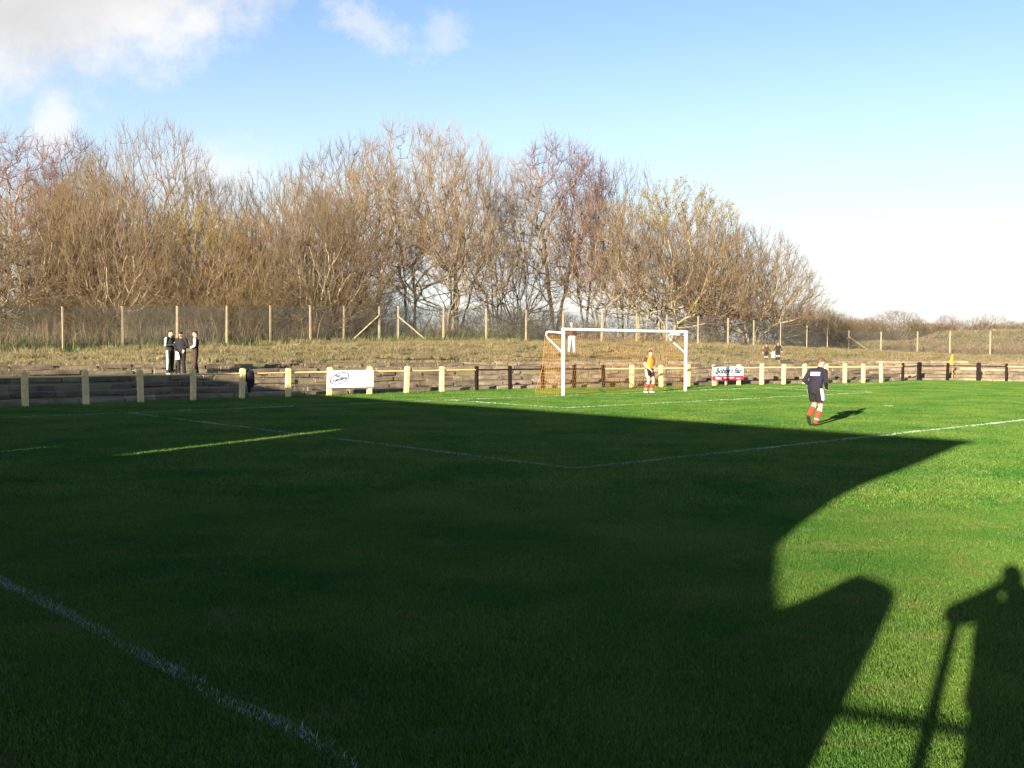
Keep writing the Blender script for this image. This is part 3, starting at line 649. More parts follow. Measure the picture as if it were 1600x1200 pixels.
def tree_variant(seed, kind):
    """a bare crown: points scattered in an uneven dome, joined to the stems by shortest paths, then twigs on every node"""
    rng = np.random.default_rng(seed)
    c = dict(willow=dict(a=5.2, H=9.2, z0=.06, core=.25, n=2300, roots=9, rs=.9, stem=.14, bf=.62, tw=4, tl=(.4, .9), up=.42, out=.5),
             fine=dict(a=5.2, H=9.2, z0=.16, core=.2, n=1500, roots=6, rs=1.1, stem=.20, bf=.55, tw=4, tl=(.35, .8), up=.30, out=.6),
             tall=dict(a=4.6, H=11.0, z0=.30, core=.2, n=1300, roots=5, rs=.7, stem=.42, bf=.50, tw=4, tl=(.4, .85), up=.55, out=.45),
             open=dict(a=4.8, H=10.5, z0=.28, core=.2, n=1100, roots=4, rs=.9, stem=.34, bf=.40, tw=4, tl=(.4, .85), up=.40, out=.5),
             birch=dict(a=2.6, H=11.0, z0=.26, core=.1, n=900, roots=2, rs=.5, stem=.60, bf=.40, tw=5, tl=(.45, .9), up=.45, out=.35),
             shrub=dict(a=6.5, H=7.5, z0=.02, core=.15, n=1500, roots=10, rs=2.0, stem=.08, bf=.45, tw=5, tl=(.5, 1.1), up=.2, out=.35))[kind]
    H, a = c['H'], c['a']; ph = rng.uniform(0, 6.28, 8)
    def inside(P):
        z = P[:, 2]/H; th = np.arctan2(P[:, 1], P[:, 0]); r = np.hypot(P[:, 0], P[:, 1])
        lump = 1+.10*np.sin(2*th+ph[0])+.09*np.sin(3*th+ph[1]+z*5)+.07*np.sin(5*th+ph[2]-z*7)
        if kind in ('willow', 'shrub', 'fine'): prof = np.sqrt(np.clip(1-np.clip((z-.30)/.70, -.42, 1)**2, 0, 1))
        elif kind == 'birch': prof = np.sqrt(np.clip(1-((z-.62)/.40)**2, 0, 1))*(1.08-.25*z)
        else: prof = np.sqrt(np.clip(1-((z-.60)/.42)**2, 0, 1))
        R = a*prof*lump; rho = r/np.maximum(R, 1e-6)
        top = H*(1-.05*np.sin(3*th+ph[3])*r/a)
        return (rho < 1) & (z > c['z0']*rng.uniform(.7, 1.5, len(P))) & (P[:, 2] < top) & (rng.random(len(P)) < c['core']+(1-c['core'])*np.maximum(rho, np.clip((z-.55)*1.6, 0, 1)))
    pts = np.zeros((0, 3))
    while len(pts) < c['n']:
        Q = rng.uniform((-a*1.3, -a*1.3, 0), (a*1.3, a*1.3, H), (6000, 3)); pts = np.concatenate([pts, Q[inside(Q)]])
    pts = pts[:c['n']]
    N, par, plen = [], [], []
    for k in range(c['roots']):
        an = 2*PI*k/c['roots']+rng.uniform(-.4, .4); b0 = np.array([math.cos(an)*.25*c['rs'], math.sin(an)*.25*c['rs'], -.35]); lean = rng.uniform(.25, 1.0)
        d = norm(np.array([math.cos(an)*lean*c['rs']*.42, math.sin(an)*lean*c['rs']*.42, 1.0])); m = max(2, int(c['stem']*H/.8)); p = b0; prev = -1; L = 0
        for q in range(m+1):
            N.append(p); par.append(prev); plen.append(L*.75); prev = len(N)-1; d = norm(d+rng.normal(0, .07, 3)); st_ = .8*rng.uniform(.85, 1.15); p = p+d*st_; L += st_
    nodes = np.array(N); nr = len(nodes); nodes = np.concatenate([nodes, pts]); par = np.array(par+[-1]*len(pts)); plen = np.array(plen+[0.0]*len(pts))
    best = np.full(len(pts), 1e9); bp_ = np.zeros(len(pts), int); cost = best.copy(); done = np.zeros(len(pts), bool); order = []
    def relax(i):
        d = np.sqrt(((pts-nodes[i])**2).sum(1)); d = d*(1+.55*(pts[:, 2] < nodes[i][2]-.05)); cst = d+c['bf']*plen[i]; m = (cst < cost) & ~done; cost[m] = cst[m]; best[m] = d[m]; bp_[m] = i
    for i in range(nr): relax(i)
    for _ in range(len(pts)):
        k = int(np.argmin(np.where(done, 1e9, cost))); done[k] = True; g = nr+k; par[g] = bp_[k]; plen[g] = plen[bp_[k]]+best[k]; order.append(g); relax(g)
    cnt = np.ones(len(nodes))
    for g in reversed(order): cnt[par[g]] += cnt[g]
    for g in range(nr-1, -1, -1):
        if par[g] >= 0: cnt[par[g]] += cnt[g]
    rad = .0078*cnt**.40
    e = np.where(par >= 0)[0]; P0, P1 = nodes[par[e]], nodes[e]; r1 = rad[e]; r0 = np.minimum(rad[par[e]], r1*1.25)
    mid = (P0+P1)/2+rng.normal(0, .035, P0.shape)*np.linalg.norm(P1-P0, axis=1)[:, None]
    paths = np.stack([P0, mid, P1], 1); rr = np.stack([r0, (r0+r1)/2, r1], 1); big = r1 > .026
    ed = norm(P1-P0); isn = e >= nr
    # twigs
    k = np.repeat(np.where(isn)[0], c['tw']); f = rng.uniform(.2, 1.0, len(k))[:, None]; B = P0[k]*(1-f)+P1[k]*f
    outv = norm(B-np.array([0, 0, H*.35])); D = norm(ed[k]*.6+outv*c['out']+np.array([0, 0, c['up']])+rng.normal(0, .5, (len(k), 3)))
    L3 = rng.uniform(*c['tl'], len(k)); p3, r3 = grow(rng, B, D, L3, np.full(len(k), .0064)*rng.uniform(.85, 1.2, len(k)), 2, .16, -.12 if kind == 'birch' else .08, .45)
    tr = tubes(paths[big], rr[big], 6); cr = cat_meshes([tubes(paths[~big], rr[~big], 3), tubes(p3, r3, 3)])
    allp = cr[0]; zt = np.quantile(allp[:, 2], .998); hw = np.quantile(np.abs(allp[:, 0]), .93)
    return tr, cr, zt, hw, p3
VAR = {}
for key, seed, kind, bark, twig in [('willowA', 1, 'willow', 'bark_pale', 'twig_willow'), ('willowB', 2, 'willow', 'bark_pale', 'twig_olive'), ('willowC', 14, 'willow', 'bark_pale', 'twig_tan'), ('fineA', 21, 'fine', 'bark_pale', 'twig_olive'), ('fineB', 22, 'fine', 'bark_dark', 'twig_tan'),
                                    ('tallA', 3, 'tall', 'bark_pale', 'twig_tan'), ('tallB', 4, 'tall', 'bark_dark', 'twig_tan'), ('openA', 5, 'open', 'bark_pale', 'twig_grey'), ('openB', 6, 'open', 'bark_dark', 'twig_tan'),
                                    ('birch', 7, 'birch', 'bark_birch', 'twig_birch'), ('shrubA', 8, 'shrub', 'bark_dark', 'twig_shrub'), ('shrubB', 9, 'shrub', 'bark_pale', 'twig_willow')]:
    tr, cr, zt, hw, p3 = tree_variant(seed, kind)
    VAR[key] = (fast_mesh('trunk', tr[0], tr[1], bark, True), fast_mesh('crown', cr[0], cr[1], twig), zt, hw, p3)
def tree(x, y, top, hw, key, rz, name, label, cat, group, leaves=None, lm='leaf_olive'):
    trm, crm, zt, vh, p3 = VAR[key]; z = gz1(x, y); H = top-z; sz = H/zt; sx = hw/vh
    sx = min(max(sx*1.05, sz*.5), sz*1.6)
    r = empty(name, (x, y, z), rz); r.scale = (sx, sx, sz); tag(r, label, cat, group)
    link('trunk', trm, r); link('crown', crm, r)
    if leaves:
        rg = np.random.default_rng(int(abs(x*10))); pts = p3[:, 1]; w = pts[:, 2] > np.quantile(pts[:, 2], leaves[1]); pts = pts[w]; pts = pts[rg.integers(0, len(pts), leaves[0])]+rg.normal(0, .05, (leaves[0], 3))
        e1 = norm(rg.normal(size=pts.shape))*.045; e2 = norm(np.cross(e1, rg.normal(size=pts.shape)))*.02
        V = np.stack([pts-e1, pts+e2, pts+e1, pts-e2], 1).reshape(-1, 3); q = np.arange(len(pts))*4
        tag(link('leaf', fast_mesh('leaf', V, np.stack([q, q+1, q+2, q+3], 1), lm), r), kind='stuff')
    return r
TG = 'bare trees behind the mesh fence'
TREES = [
 (-36.0, 76, 17.1, 3.4, 'birch', .3, 'birch_tree', 'reddish bare birch at the far left edge of the wood'),
 (-33.9, 82, 18.4, 2.2, 'birch', 2.1, 'birch_tree', 'slim purple-brown birch rising behind willows near the left edge'),
 (-30.6, 68, 12.2, 4.8, 'willowA', .2, 'willow_tree', 'broad brown bushy willow, leftmost of those right behind the mesh fence'),
 (-29.0, 74, 15.3, 4.2, 'willowB', 1.7, 'willow_tree', 'brown willow with a peaked crown below the small upright cloud'),
 (-23.9, 71, 17.0, 3.9, 'tallA', .8, 'ash_tree', 'tallest pale-stemmed bare tree left of the three standing youths'),
 (-25.1, 67, 11.3, 3.9, 'willowC', 4.0, 'willow_tree', 'low tangled willow in front of the tall pale-stemmed left tree'),
 (-21.4, 75, 13.9, 4.4, 'willowA', 2.9, 'willow_tree', 'russet-brown willow just right of the tall pale-stemmed left tree'),
 (-17.9, 70, 10.8, 3.8, 'willowB', 5.1, 'willow_tree', 'dense dark-brown low willow in the dip between the taller trees'),
 (-17.0, 79, 15.4, 4.6, 'fineB', .5, 'alder_tree', 'thin open bare tree at the left shoulder of the central group'),
 (-12.6, 71, 12.2, 3.8, 'willowC', 3.3, 'willow_tree', 'twiggy willow standing behind the lunch advertising board'),
 (-12.6, 82, 18.0, 4.2, 'tallB', 1.1, 'alder_tree', 'tall pinkish-brown bare tree left of centre of the wood'),
 (-7.6, 79, 18.7, 4.8, 'openB', 2.2, 'alder_tree', 'tall many-stemmed bare tree leaning over the braced fence posts'),
 (-4.6, 85, 19.5, 4.3, 'tallA', 3.9, 'alder_tree', 'tall open bare tree right of the many-stemmed one'),
 (-1.4, 87, 17.9, 3.4, 'openA', 4.4, 'alder_tree', 'slender open bare tree at the right shoulder of the central group'),
 (-4.6, 77, 11.6, 4.4, 'openB', 5.6, 'willow_tree', 'lower pale tree with crooked limbs below the central group'),
 (.4, 89, 15.0, 3.6, 'fineB', .9, 'willow_tree', 'greyish willow filling the gap left of the purple birch'),
 (3.7, 92, 20.4, 3.3, 'birch', 1.2, 'birch_tree', 'purple-topped bare birch rising above the goal'),
 (6.6, 95, 19.6, 2.2, 'birch', 4.3, 'birch_tree', 'narrow second birch touching the right side of the purple one'),
 (10.2, 97, 19.3, 3.2, 'openA', 2.6, 'alder_tree', 'thin bare tree with a spiky top right of the birches'),
 (7.6, 90, 14.5, 3.9, 'openB', .1, 'alder_tree', 'brown bare tree directly behind the middle of the crossbar'),
 (13.8, 93, 16.5, 5.6, 'fineA', 3.6, 'willow_tree', 'big round willow with olive-yellow top right of the goal'),
 (18.2, 96, 15.6, 4.8, 'fineB', 1.4, 'willow_tree', 'round brown willow on the right slope of the wood'),
 (22.3, 98, 13.4, 4.8, 'fineA', 4.9, 'willow_tree', 'spreading bare willow with dark limbs near the right end of the wood'),
 (25.0, 101, 11.2, 4.1, 'fineB', 5.7, 'willow_tree', 'rightmost and lowest tree at the end of the wood'),
 (11.4, 92, 12.8, 3.7, 'openA', 5.2, 'alder_tree', 'smaller stemmy tree behind the right goalpost'),
]
TREES += [
 (-33.0, 66, 11.0, 4.5, 'willowC', 2.2, 'willow_tree', 'tan bushy willow cut by the left edge behind the mesh fence'),
 (-27.6, 71, 13.4, 4.2, 'willowA', 5.0, 'willow_tree', 'brown willow between the peaked one and the tall pale-stemmed left tree'),
 (-20.6, 69, 11.0, 3.8, 'willowB', .6, 'willow_tree', 'olive-brown willow behind the three standing youths'),
 (-15.0, 75, 13.6, 3.6, 'willowA', 3.9, 'willow_tree', 'brown willow under the thin open tree of the left shoulder'),
 (-10.2, 78, 15.6, 3.8, 'tallA', 5.9, 'alder_tree', 'pale bare tree between the two tall trees left of centre'),
 (15.8, 98, 14.6, 4.2, 'openA', .7, 'willow_tree', 'thin-twigged tree between the two round willows on the right'),
 (20.4, 102, 13.2, 4.2, 'fineA', 2.0, 'willow_tree', 'brown willow behind the right slope of the wood'),
]
for x, y, top, hw, key, rz, nm, lab in TREES:
    tree(x, y, top, hw, key, rz, nm, lab, 'tree', TG, leaves=(6000, .82) if 'olive' in lab else (1500, .2) if 'twiggy' in lab or 'greyish' in lab else None)
SG = 'scrub bushes by the mesh fence'
SHR = [(-27.5, 62.5, 4.6, 3.2, 'shrubA', .3, 'thorny scrub bush at the left end of the mesh fence'), (-24.3, 63.5, 4.3, 2.8, 'shrubB', 1.2, 'russet scrub bush behind the second fence post from the left'),
       (-20.9, 63.5, 4.6, 2.8, 'shrubA', 2.3, 'dark scrub bush behind the three standing youths'), (-18.2, 66.0, 5.0, 3.0, 'shrubB', 3.1, 'brown scrub bush right of the three standing youths'),
       (-15.6, 68.5, 6.2, 3.2, 'shrubA', 4.0, 'dense dark thicket bush behind the fence under the low willow'), (-12.6, 71.5, 6.6, 3.0, 'shrubB', 5.0, 'tangled thicket bush behind the fence above the lunch board'),
       (-10.3, 73.5, 6.0, 2.6, 'shrubA', .9, 'dark bush left of the braced fence posts'), (-1.6, 79.5, 5.0, 3.0, 'shrubB', 1.9, 'brown bush behind the fence left of the goal'),
       (1.9, 82.0, 5.0, 2.8, 'shrubA', 2.7, 'dark bush behind the fence at the left goalpost'), (16.5, 94, 4.4, 2.6, 'shrubB', 3.5, 'brown bush behind the fence right of the goal'), (6.0, 86.0, 3.9, 2.6, 'shrubB', .4, 'low brown bush behind the fence over the crossbar middle'),
       (11.0, 88.0, 3.6, 2.8, 'shrubA', 1.5, 'low grey bush behind the fence above the right goalpost'),
       (26.9, 104, 6.3, 3.2, 'shrubB', 4.6, 'round brown bush under the rightmost tree of the wood'), (30.3, 107, 6.4, 3.2, 'shrubA', 5.5, 'dark rounded bush just beyond the right end of the wood')]
for q_, (x, y, top, hw, key, rz, lab) in enumerate(SHR): tree(x, y, top, hw, key, rz, 'scrub_bush', lab, 'bush', SG, (5000, .0) if q_ in (2, 3, 4, 6, 8) else None, 'leaf_green')
BG = 'dark thicket behind the wood'
for k_, (x, y, top, hw, key, lab) in enumerate([(-38, 86, 8.5, 4.8, 'shrubA', 'dark thicket deep in the wood at the left edge'), (-31, 84, 8.0, 4.6, 'shrubA', 'dark thicket deep behind the leftmost willows'), (-25, 85, 8.5, 4.6, 'shrubA', 'dark thicket deep behind the tall pale-stemmed left tree'), (-19, 86, 8.0, 4.6, 'shrubA', 'dark thicket deep behind the low willow in the dip'),
        (-13, 88, 8.0, 4.6, 'shrubA', 'dark thicket deep behind the lunch board'), (-7, 92, 5.6, 4.4, 'shrubA', 'low dark thicket seen between the many stems left of the goal'), (-1, 96, 5.0, 4.4, 'shrubB', 'low brown thicket between trunks left of the goal'), (5, 100, 5.0, 4.4, 'shrubA', 'low dark thicket between trunks behind the crossbar'), (11, 103, 4.8, 4.4, 'shrubB', 'low brown thicket between trunks behind the right goalpost'), (17, 106, 4.8, 4.4, 'shrubA', 'low dark thicket between the round willow stems'), (23, 109, 4.8, 4.4, 'shrubB', 'low brown thicket behind the last willows on the right')]):
    tree(x, y, top, hw, key, k_*1.1, 'thicket_bush', lab, 'bush', BG)
FG = 'distant hedge trees on the right'
FAR = [(35.1, 119, 6.3, 4.0, 'shrubB', .1, 'olive-brown distant bush left of the doubly braced fence post'), (39.8, 128, 6.0, 4.5, 'willowB', 1.0, 'straw-brown distant bush behind the doubly braced fence post'),
       (45.0, 135, 5.7, 4.0, 'shrubA', 2.0, 'low distant bush in the dip left of the tallest hedge tree'), (51.2, 140, 7.0, 3.6, 'willowA', 3.0, 'tallest round brown tree of the distant hedge'), (54.8, 143, 6.0, 3.5, 'willowB', 4.0, 'olive distant tree right beside the tallest hedge tree'),
       (58.5, 147, 5.4, 3.4, 'shrubB', 5.0, 'low distant bush between the hedge trees'), (62.0, 150, 6.8, 1.8, 'birch', .6, 'small purple distant birch standing out of the hedge'), (65.2, 150, 6.3, 4.0, 'willowC', 1.6, 'brown distant tree right of the small birch'),
       (68.4, 150, 6.9, 2.6, 'tallA', 2.6, 'spiky distant tree near the right edge above the mound'), (71.8, 150, 5.9, 4.2, 'willowA', 3.6, 'brown distant hedge bush at the right edge'), (75.5, 150, 6.0, 4.2, 'willowB', 4.6, 'distant hedge bush cut by the right edge'),
       (48.4, 150, 5.2, 5.0, 'shrubA', 5.6, 'dark distant hedge behind the tallest hedge tree'), (80.0, 152, 6.0, 4.5, 'willowC', .2, 'distant hedge bush beyond the right edge')]
FAR = FAR[:-1]+[(37.4, 124, 5.6, 4.2, 'shrubA', 3.3, 'brown distant bush right behind the olive one at the hedge start'), (42.4, 130, 5.6, 4.2, 'shrubB', 4.2, 'russet distant bush right of the doubly braced fence post'),
       (47.0, 138, 5.9, 4.4, 'willowC', .5, 'tan distant bush at the left foot of the tallest hedge tree'), (56.6, 145, 5.6, 4.4, 'shrubA', 1.2, 'dark distant bush left of the small purple birch'),
       (60.4, 149, 5.6, 4.2, 'willowA', 2.4, 'brown distant bush at the left foot of the small birch'), (63.6, 149, 5.5, 4.2, 'shrubB', 3.2, 'russet distant bush at the right foot of the small birch'),
       (66.8, 148, 5.6, 4.4, 'shrubA', 4.4, 'dark distant bush left of the spiky hedge tree'), (70.2, 148, 5.6, 4.4, 'shrubB', 5.4, 'russet distant bush right of the spiky hedge tree'), (73.4, 149, 5.7, 4.4, 'shrubA', .8, 'dark distant bush second from the right edge')]
for x, y, top, hw, key, rz, lab in FAR: tree(x, y, top, hw, key, rz, 'hedge_tree', lab, 'tree', FG)
# undergrowth: dry stems and green weeds behind and before the mesh fence
rw = np.random.default_rng(33)
def stems(name, n, off0, off1, h0, h1, m, label, i0=0, i1=None, w=.014, lean=.45):
    mp = np.array(MESHP)[i0:i1]; seg = resample(mp[:, :2], .25); tg = np.gradient(seg, axis=0); tg /= np.linalg.norm(tg, axis=1)[:, None]; nn = np.stack([-tg[:, 1], tg[:, 0]], 1)
    cl = rw.integers(0, len(seg), n//14+1); co = rw.uniform(off0, off1, len(cl)); ch = rw.uniform(h0, h1, len(cl)); k = rw.integers(0, len(cl), n)
    P = seg[cl[k]]+nn[cl[k]]*co[k][:, None]+rw.normal(0, .28, (n, 2)); z = ground_z(P[:, 0], P[:, 1])
    H = ch[k]*rw.uniform(.5, 1.2, n); V, Q, T, t = blades(np.c_[P, z-.03], 1.0, w, lean, rw)
    V = V.reshape(-1, 5, 3); B = np.c_[P, z-.03][:, None]; V[:, 2:, :] = B+(V[:, 2:, :]-B)*np.stack([np.where(H > 0, np.maximum(H, .3), 0), np.maximum(H, .3), H], 1)[:, None, :]
    e = np.stack([np.cos(rw.uniform(0, 6.28, n)), np.sin(rw.uniform(0, 6.28, n)), 0*H], 1)[:, None]*w/2
    mid = (V[:, 2:3]+V[:, 3:4])/2; V[:, 2:3] = mid+e; V[:, 3:4] = mid-e; V[:, 0:1] = B+e*-1; V[:, 1:2] = B+e; V[:, 2:3], V[:, 3:4] = mid+e, mid-e
    return tag(link(name, fast_mesh(name, V.reshape(-1, 3), [Q, T], m, attrs={'tint': ('FLOAT', t)})), label, 'undergrowth', kind='stuff')
stems('dry_undergrowth', 9000, .3, 7, .5, 1.9, 'dry_stem', 'tall dry russet stems tangled behind the left part of the mesh fence', 0, 12, .02)
stems('dry_undergrowth', 15000, .3, 9, .3, 1.1, 'dry_stem', 'low dry brown stems behind the right part of the mesh fence', 11, None, .024)
stems('green_weeds', 6500, -1.3, .8, .12, .7, 'green_weed', 'green weeds along the foot of the mesh fence', 0, 12, .022)
stems('mound_scrub', 14000, 4, 30, .3, .9, 'dry_stem', 'rough brown scrub over the mound beyond the fence on the right', 22, None, .04, 1.2)
stems('green_weeds', 14000, .5, 6, .4, 1.2, 'green_weed', 'green brambles behind the mesh fence on the left', 0, 14, .028, .9)

# ------------------------------------------------------------------ people
def person(loc, rz, h, joints, outfit, label, hair, voxel=.0095, extra=None, z0=0.0, group=None, bald=False):
    """joints: overrides of a standing 1.75 m figure facing +y; outfit: material per region"""
    J = dict(pelvis=(0, 0, .96), waist=(0, .01, 1.10), chest=(0, 0, 1.28), neck=(0, -.01, 1.47), head=(0, .015, 1.625), look=(0, 1, 0),
             shL=(-.185, 0, 1.415), elL=(-.24, -.03, 1.13), wrL=(-.24, .07, .90), shR=(.185, 0, 1.415), elR=(.24, -.03, 1.13), wrR=(.24, .07, .90), haL=(0, .25, -1), haR=(0, .25, -1),
             hipL=(-.092, 0, .93), knL=(-.105, .015, .50), anL=(-.11, -.02, .085), hipR=(.092, 0, .93), knR=(.105, .015, .50), anR=(.11, -.02, .085), toL=(-.12, 1, -.12), toR=(.12, 1, -.12))
    J.update(joints); J = {k: Vector(v) for k, v in J.items()}; O = outfit; mb = MB(); names = []
    def mi(m):
        if m not in names: names.append(m)
        return names.index(m)
    def capsule(pts, rad, mats, n=12, lat=None, flat=1.0):
        """dense loft through pts with per-point radius; mats = [(t_end, material)]"""
        pts = [Vector(p) for p in pts]; L = [0]
        for a, b_ in zip(pts, pts[1:]): L.append(L[-1]+(b_-a).length)
        ns = max(6, int(L[-1]/.022)); P = []; Rr = []
        for k in range(ns+1):
            s = L[-1]*k/ns; P.append(Vector([np.interp(s, L, [p[c] for p in pts]) for c in range(3)])); Rr.append(float(np.interp(s, L, rad)))
        rings = [(P[0]-(P[1]-P[0]).normalized()*Rr[0]*.6, Rr[0]*.55, 0)]+[(P[k], Rr[k], k/ns) for k in range(ns+1)]+[(P[-1]+(P[-1]-P[-2]).normalized()*Rr[-1]*.6, Rr[-1]*.55, 1)]
        V = []; 
        for k, (p, r, t) in enumerate(rings):
            a = rings[max(k-1, 0)][0]; b_ = rings[min(k+1, len(rings)-1)][0]; d = (b_-a).normalized()
            x = (lat - d*lat.dot(d)).normalized() if lat else d.orthogonal().normalized(); y = d.cross(x)
            V += [p+x*math.cos(2*PI*j/n)*r+y*math.sin(2*PI*j/n)*r*flat for j in range(n)]
        for k in range(len(rings)-1):
            t = (rings[k][2]+rings[k+1][2])/2; m = next(m for te, m in mats if t <= te+1e-6)
            mb.add([V[k*n+j] for j in range(n)]+[V[(k+1)*n+j] for j in range(n)], [(j, (j+1) % n, n+(j+1) % n, n+j) for j in range(n)], mi(m))
        mb.add(V[:n], [tuple(range(n))[::-1]], mi(mats[0][1])); mb.add(V[-n:], [tuple(range(n))], mi(mats[-1][1]))
    def ball(c, r, m, sx=1, sy=1, sz=1, rot=None):
        bm = bmesh.new(); bmesh.ops.create_icosphere(bm, subdivisions=2, radius=1); 
        V = [Vector((v.co.x*r*sx, v.co.y*r*sy, v.co.z*r*sz)) for v in bm.verts]; V = [(rot @ v if rot else v)+Vector(c) for v in V]
        mb.add(V, [[v.index for v in f.verts] for f in bm.faces], mi(m)); bm.free()
    sh = (J['shR']-J['shL']).normalized(); top = O['top']
    # torso: an elliptical loft along the spine
    hem = O.get('hem', .0)
    capsule([J['pelvis']-(J['waist']-J['pelvis'])*.35, J['pelvis'], J['waist'], J['chest'], J['chest'].lerp(J['neck'], .62), J['neck']], [.150, .172+O.get('loose', 0), .158+O.get('loose', 0), .185+O.get('loose', 0), .165, .075],
            [(O.get('waist', .22), O['bottom']), (1, top)], 18, sh, .66)
    if O.get('trim'): ball(J['pelvis'].lerp(J['waist'], .1), .178, O['trim'], 1, .67, .14)
    capsule([J['shL'].lerp(J['shR'], .05), J['shR'].lerp(J['shL'], .05)], [.062, .062], [(1, top)], 12)
    # neck and head
    capsule([J['neck']-Vector((0, 0, .03)), J['head']-Vector((0, 0, .03))], [.064, .056], [(.35, O.get('collar', top)), (1, 'skin')], 12)
    lk = J['look'].normalized(); rot = lk.to_track_quat('Y', 'Z').to_matrix(); H = J['head']
    at = lambda x, y, z: H+rot @ Vector((x, y, z))
    ball(H, .1, 'skin', .76, .96, 1.13, rot); ball(at(0, .025, -.05), .07, 'skin', .85, .95, 1.0, rot)
    ball(at(0, .100, -.012), .020, 'skin', .8, 1.1, 1.4, rot)
    for s in (-1, 1):
        ball(at(s*.078, -.005, -.01), .026, 'skin', .45, .9, 1.25, rot); ball(at(s*.030, .086, .018), .013, 'hair_dark', 1.2, .7, .6, rot)
    ball(at(0, .092, -.058), .018, 'boot_red', 1.3, .6, .35, rot)
    # arms, hands with five fingers
    for S, sg_ in (('L', -1), ('R', 1)):
        a, e, w = J['sh'+S], J['el'+S], J['wr'+S]; sl = O.get('sleeve', 1.0); up = O.get('arm'+S, O.get('arm', top)); 
        if O.get('short'): capsule([a.lerp(e, .55), e], [.054, .046], [(1, 'skin')]); capsule([a, a.lerp(e, .62)], [.070, .064], [(1, up)]); capsule([e, w], [.042, .030], [(1, 'skin')])
        else: q_ = O.get('armr', 1); capsule([a, e], [.068*q_, .054*q_], [(1, up)]); capsule([e, w], [.054*q_, .040*q_], [(1, O.get('forearm', up))])
        if O.get('stripe'): capsule([a+Vector((0, 0, .02))+sh*sg_*.045, a.lerp(e, .5)+sh*sg_*.04, e+sh*sg_*.022], [.034, .034, .03], [(1, O['stripe'])], 8)
        hd = J['ha'+S].normalized(); side = hd.cross(sh).normalized() if abs(hd.dot(sh)) < .95 else Vector((0, 1, 0)); acr = hd.cross(side).normalized()
        capsule([w, w+hd*.045, w+hd*.09], [.028, .038, .036], [(1, 'skin')], 10, acr, .5)
        for f, (ox, ln) in enumerate(((-.030, .062), (-.010, .074), (.010, .069), (.029, .052))):
            b0 = w+hd*.085+acr*ox; b1 = b0+hd*ln*.5+side*.008; b2 = b1+(hd*.7+side*.7).normalized()*ln*.5; capsule([b0, b1, b2], [.0105, .010, .009], [(1, 'skin')], 6)
        t0 = w+hd*.03+acr*.03; capsule([t0, t0+(hd*.6+acr*.7)*.045, t0+(hd*.9+acr*.75)*.07], [.013, .012, .010], [(1, 'skin')], 6)
    # legs and feet
    for S, sg_ in (('L', -1), ('R', 1)):
        hp, k, a = J['hip'+S], J['kn'+S], J['an'+S]
        if O.get('shorts'):
            capsule([hp.lerp(k, O.get('shortlen', .62)-.06), k], [.078, .060], [(1, 'skin')]); capsule([hp+Vector((0, 0, .02)), hp.lerp(k, O.get('shortlen', .62))], [.104, .105], [(1, O['bottom'])], 14)
            capsule([k, k.lerp(a, .22)], [.057, .056], [(1, 'skin')]); sk = O['sock']
            capsule([k.lerp(a, .16), k.lerp(a, .38), a], [.060, .066, .044], [(.10, O.get('band', sk)), (.70, sk), (.75, O.get('band', sk)), (1, sk)])
        else:
            capsule([hp, k, a], [.102, .074, .060], [(1, O['bottom'])], 14)
        if O.get('legstripe'): capsule([hp+sh*sg_*.075, hp.lerp(k, .6)+sh*sg_*.062] if O.get('shorts') else [hp+sh*sg_*.07, k+sh*sg_*.045, a.lerp(k, .35)+sh*sg_*.035], [.045, .05] if O.get('shorts') else [.04, .034, .03], [(1, O['legstripe'])], 10)
        if O.get('legstripe2'): capsule([hp+sh*sg_*.085+Vector((0, .05, 0)), hp.lerp(k, .6)+sh*sg_*.075+Vector((0, .06, 0))], [.035, .045], [(1, O['legstripe2'])], 10)
        td = J['to'+S].normalized(); heel = a-Vector((0, 0, .035))-td*.045
        capsule([heel, heel+td*.10-Vector((0, 0, .008)), heel+td*.215-Vector((0, 0, .012))], [.040, .045, .034], [(1, O['shoe'])], 10)
    if extra: extra(capsule, ball, J, mi)
    k = h/1.75; src = bpy.data.meshes.new('s'); src.from_pydata([tuple(v*k) for v in map(Vector, mb.V)], [], mb.F)
    kd = kdtree.KDTree(len(mb.F))
    for i, f in enumerate(mb.F):
        c = sum((Vector(mb.V[j]) for j in f), Vector())/len(f)*k; kd.insert(c, i)
    kd.balance(); mids = mb.I
    o = bpy.data.objects.new('s', src); COL.objects.link(o); md = o.modifiers.new('r', 'REMESH'); md.mode = 'VOXEL'; md.voxel_size = voxel*k; md.use_smooth_shade = True
    dg = bpy.context.evaluated_depsgraph_get(); me = bpy.data.meshes.new_from_object(o.evaluated_get(dg)); bpy.data.objects.remove(o); bpy.data.meshes.remove(src)
    bm = bmesh.new(); bm.from_mesh(me)
    for _ in range(2): bmesh.ops.smooth_vert(bm, verts=bm.verts, factor=.5, use_axis_x=True, use_axis_y=True, use_axis_z=True)
    bm.to_mesh(me); bm.free(); me.name = 'person'
    me.materials.clear()
    for m in names: me.materials.append(MATS[m])
    me.polygons.foreach_set('material_index', [mids[kd.find(p.center)[1]] for p in me.polygons]); me.polygons.foreach_set('use_smooth', [True]*len(me.polygons)); me.update()
    P = link('person', me, None, (loc[0], loc[1], z0), (0, 0, rz)); tag(P, label, 'person', group)
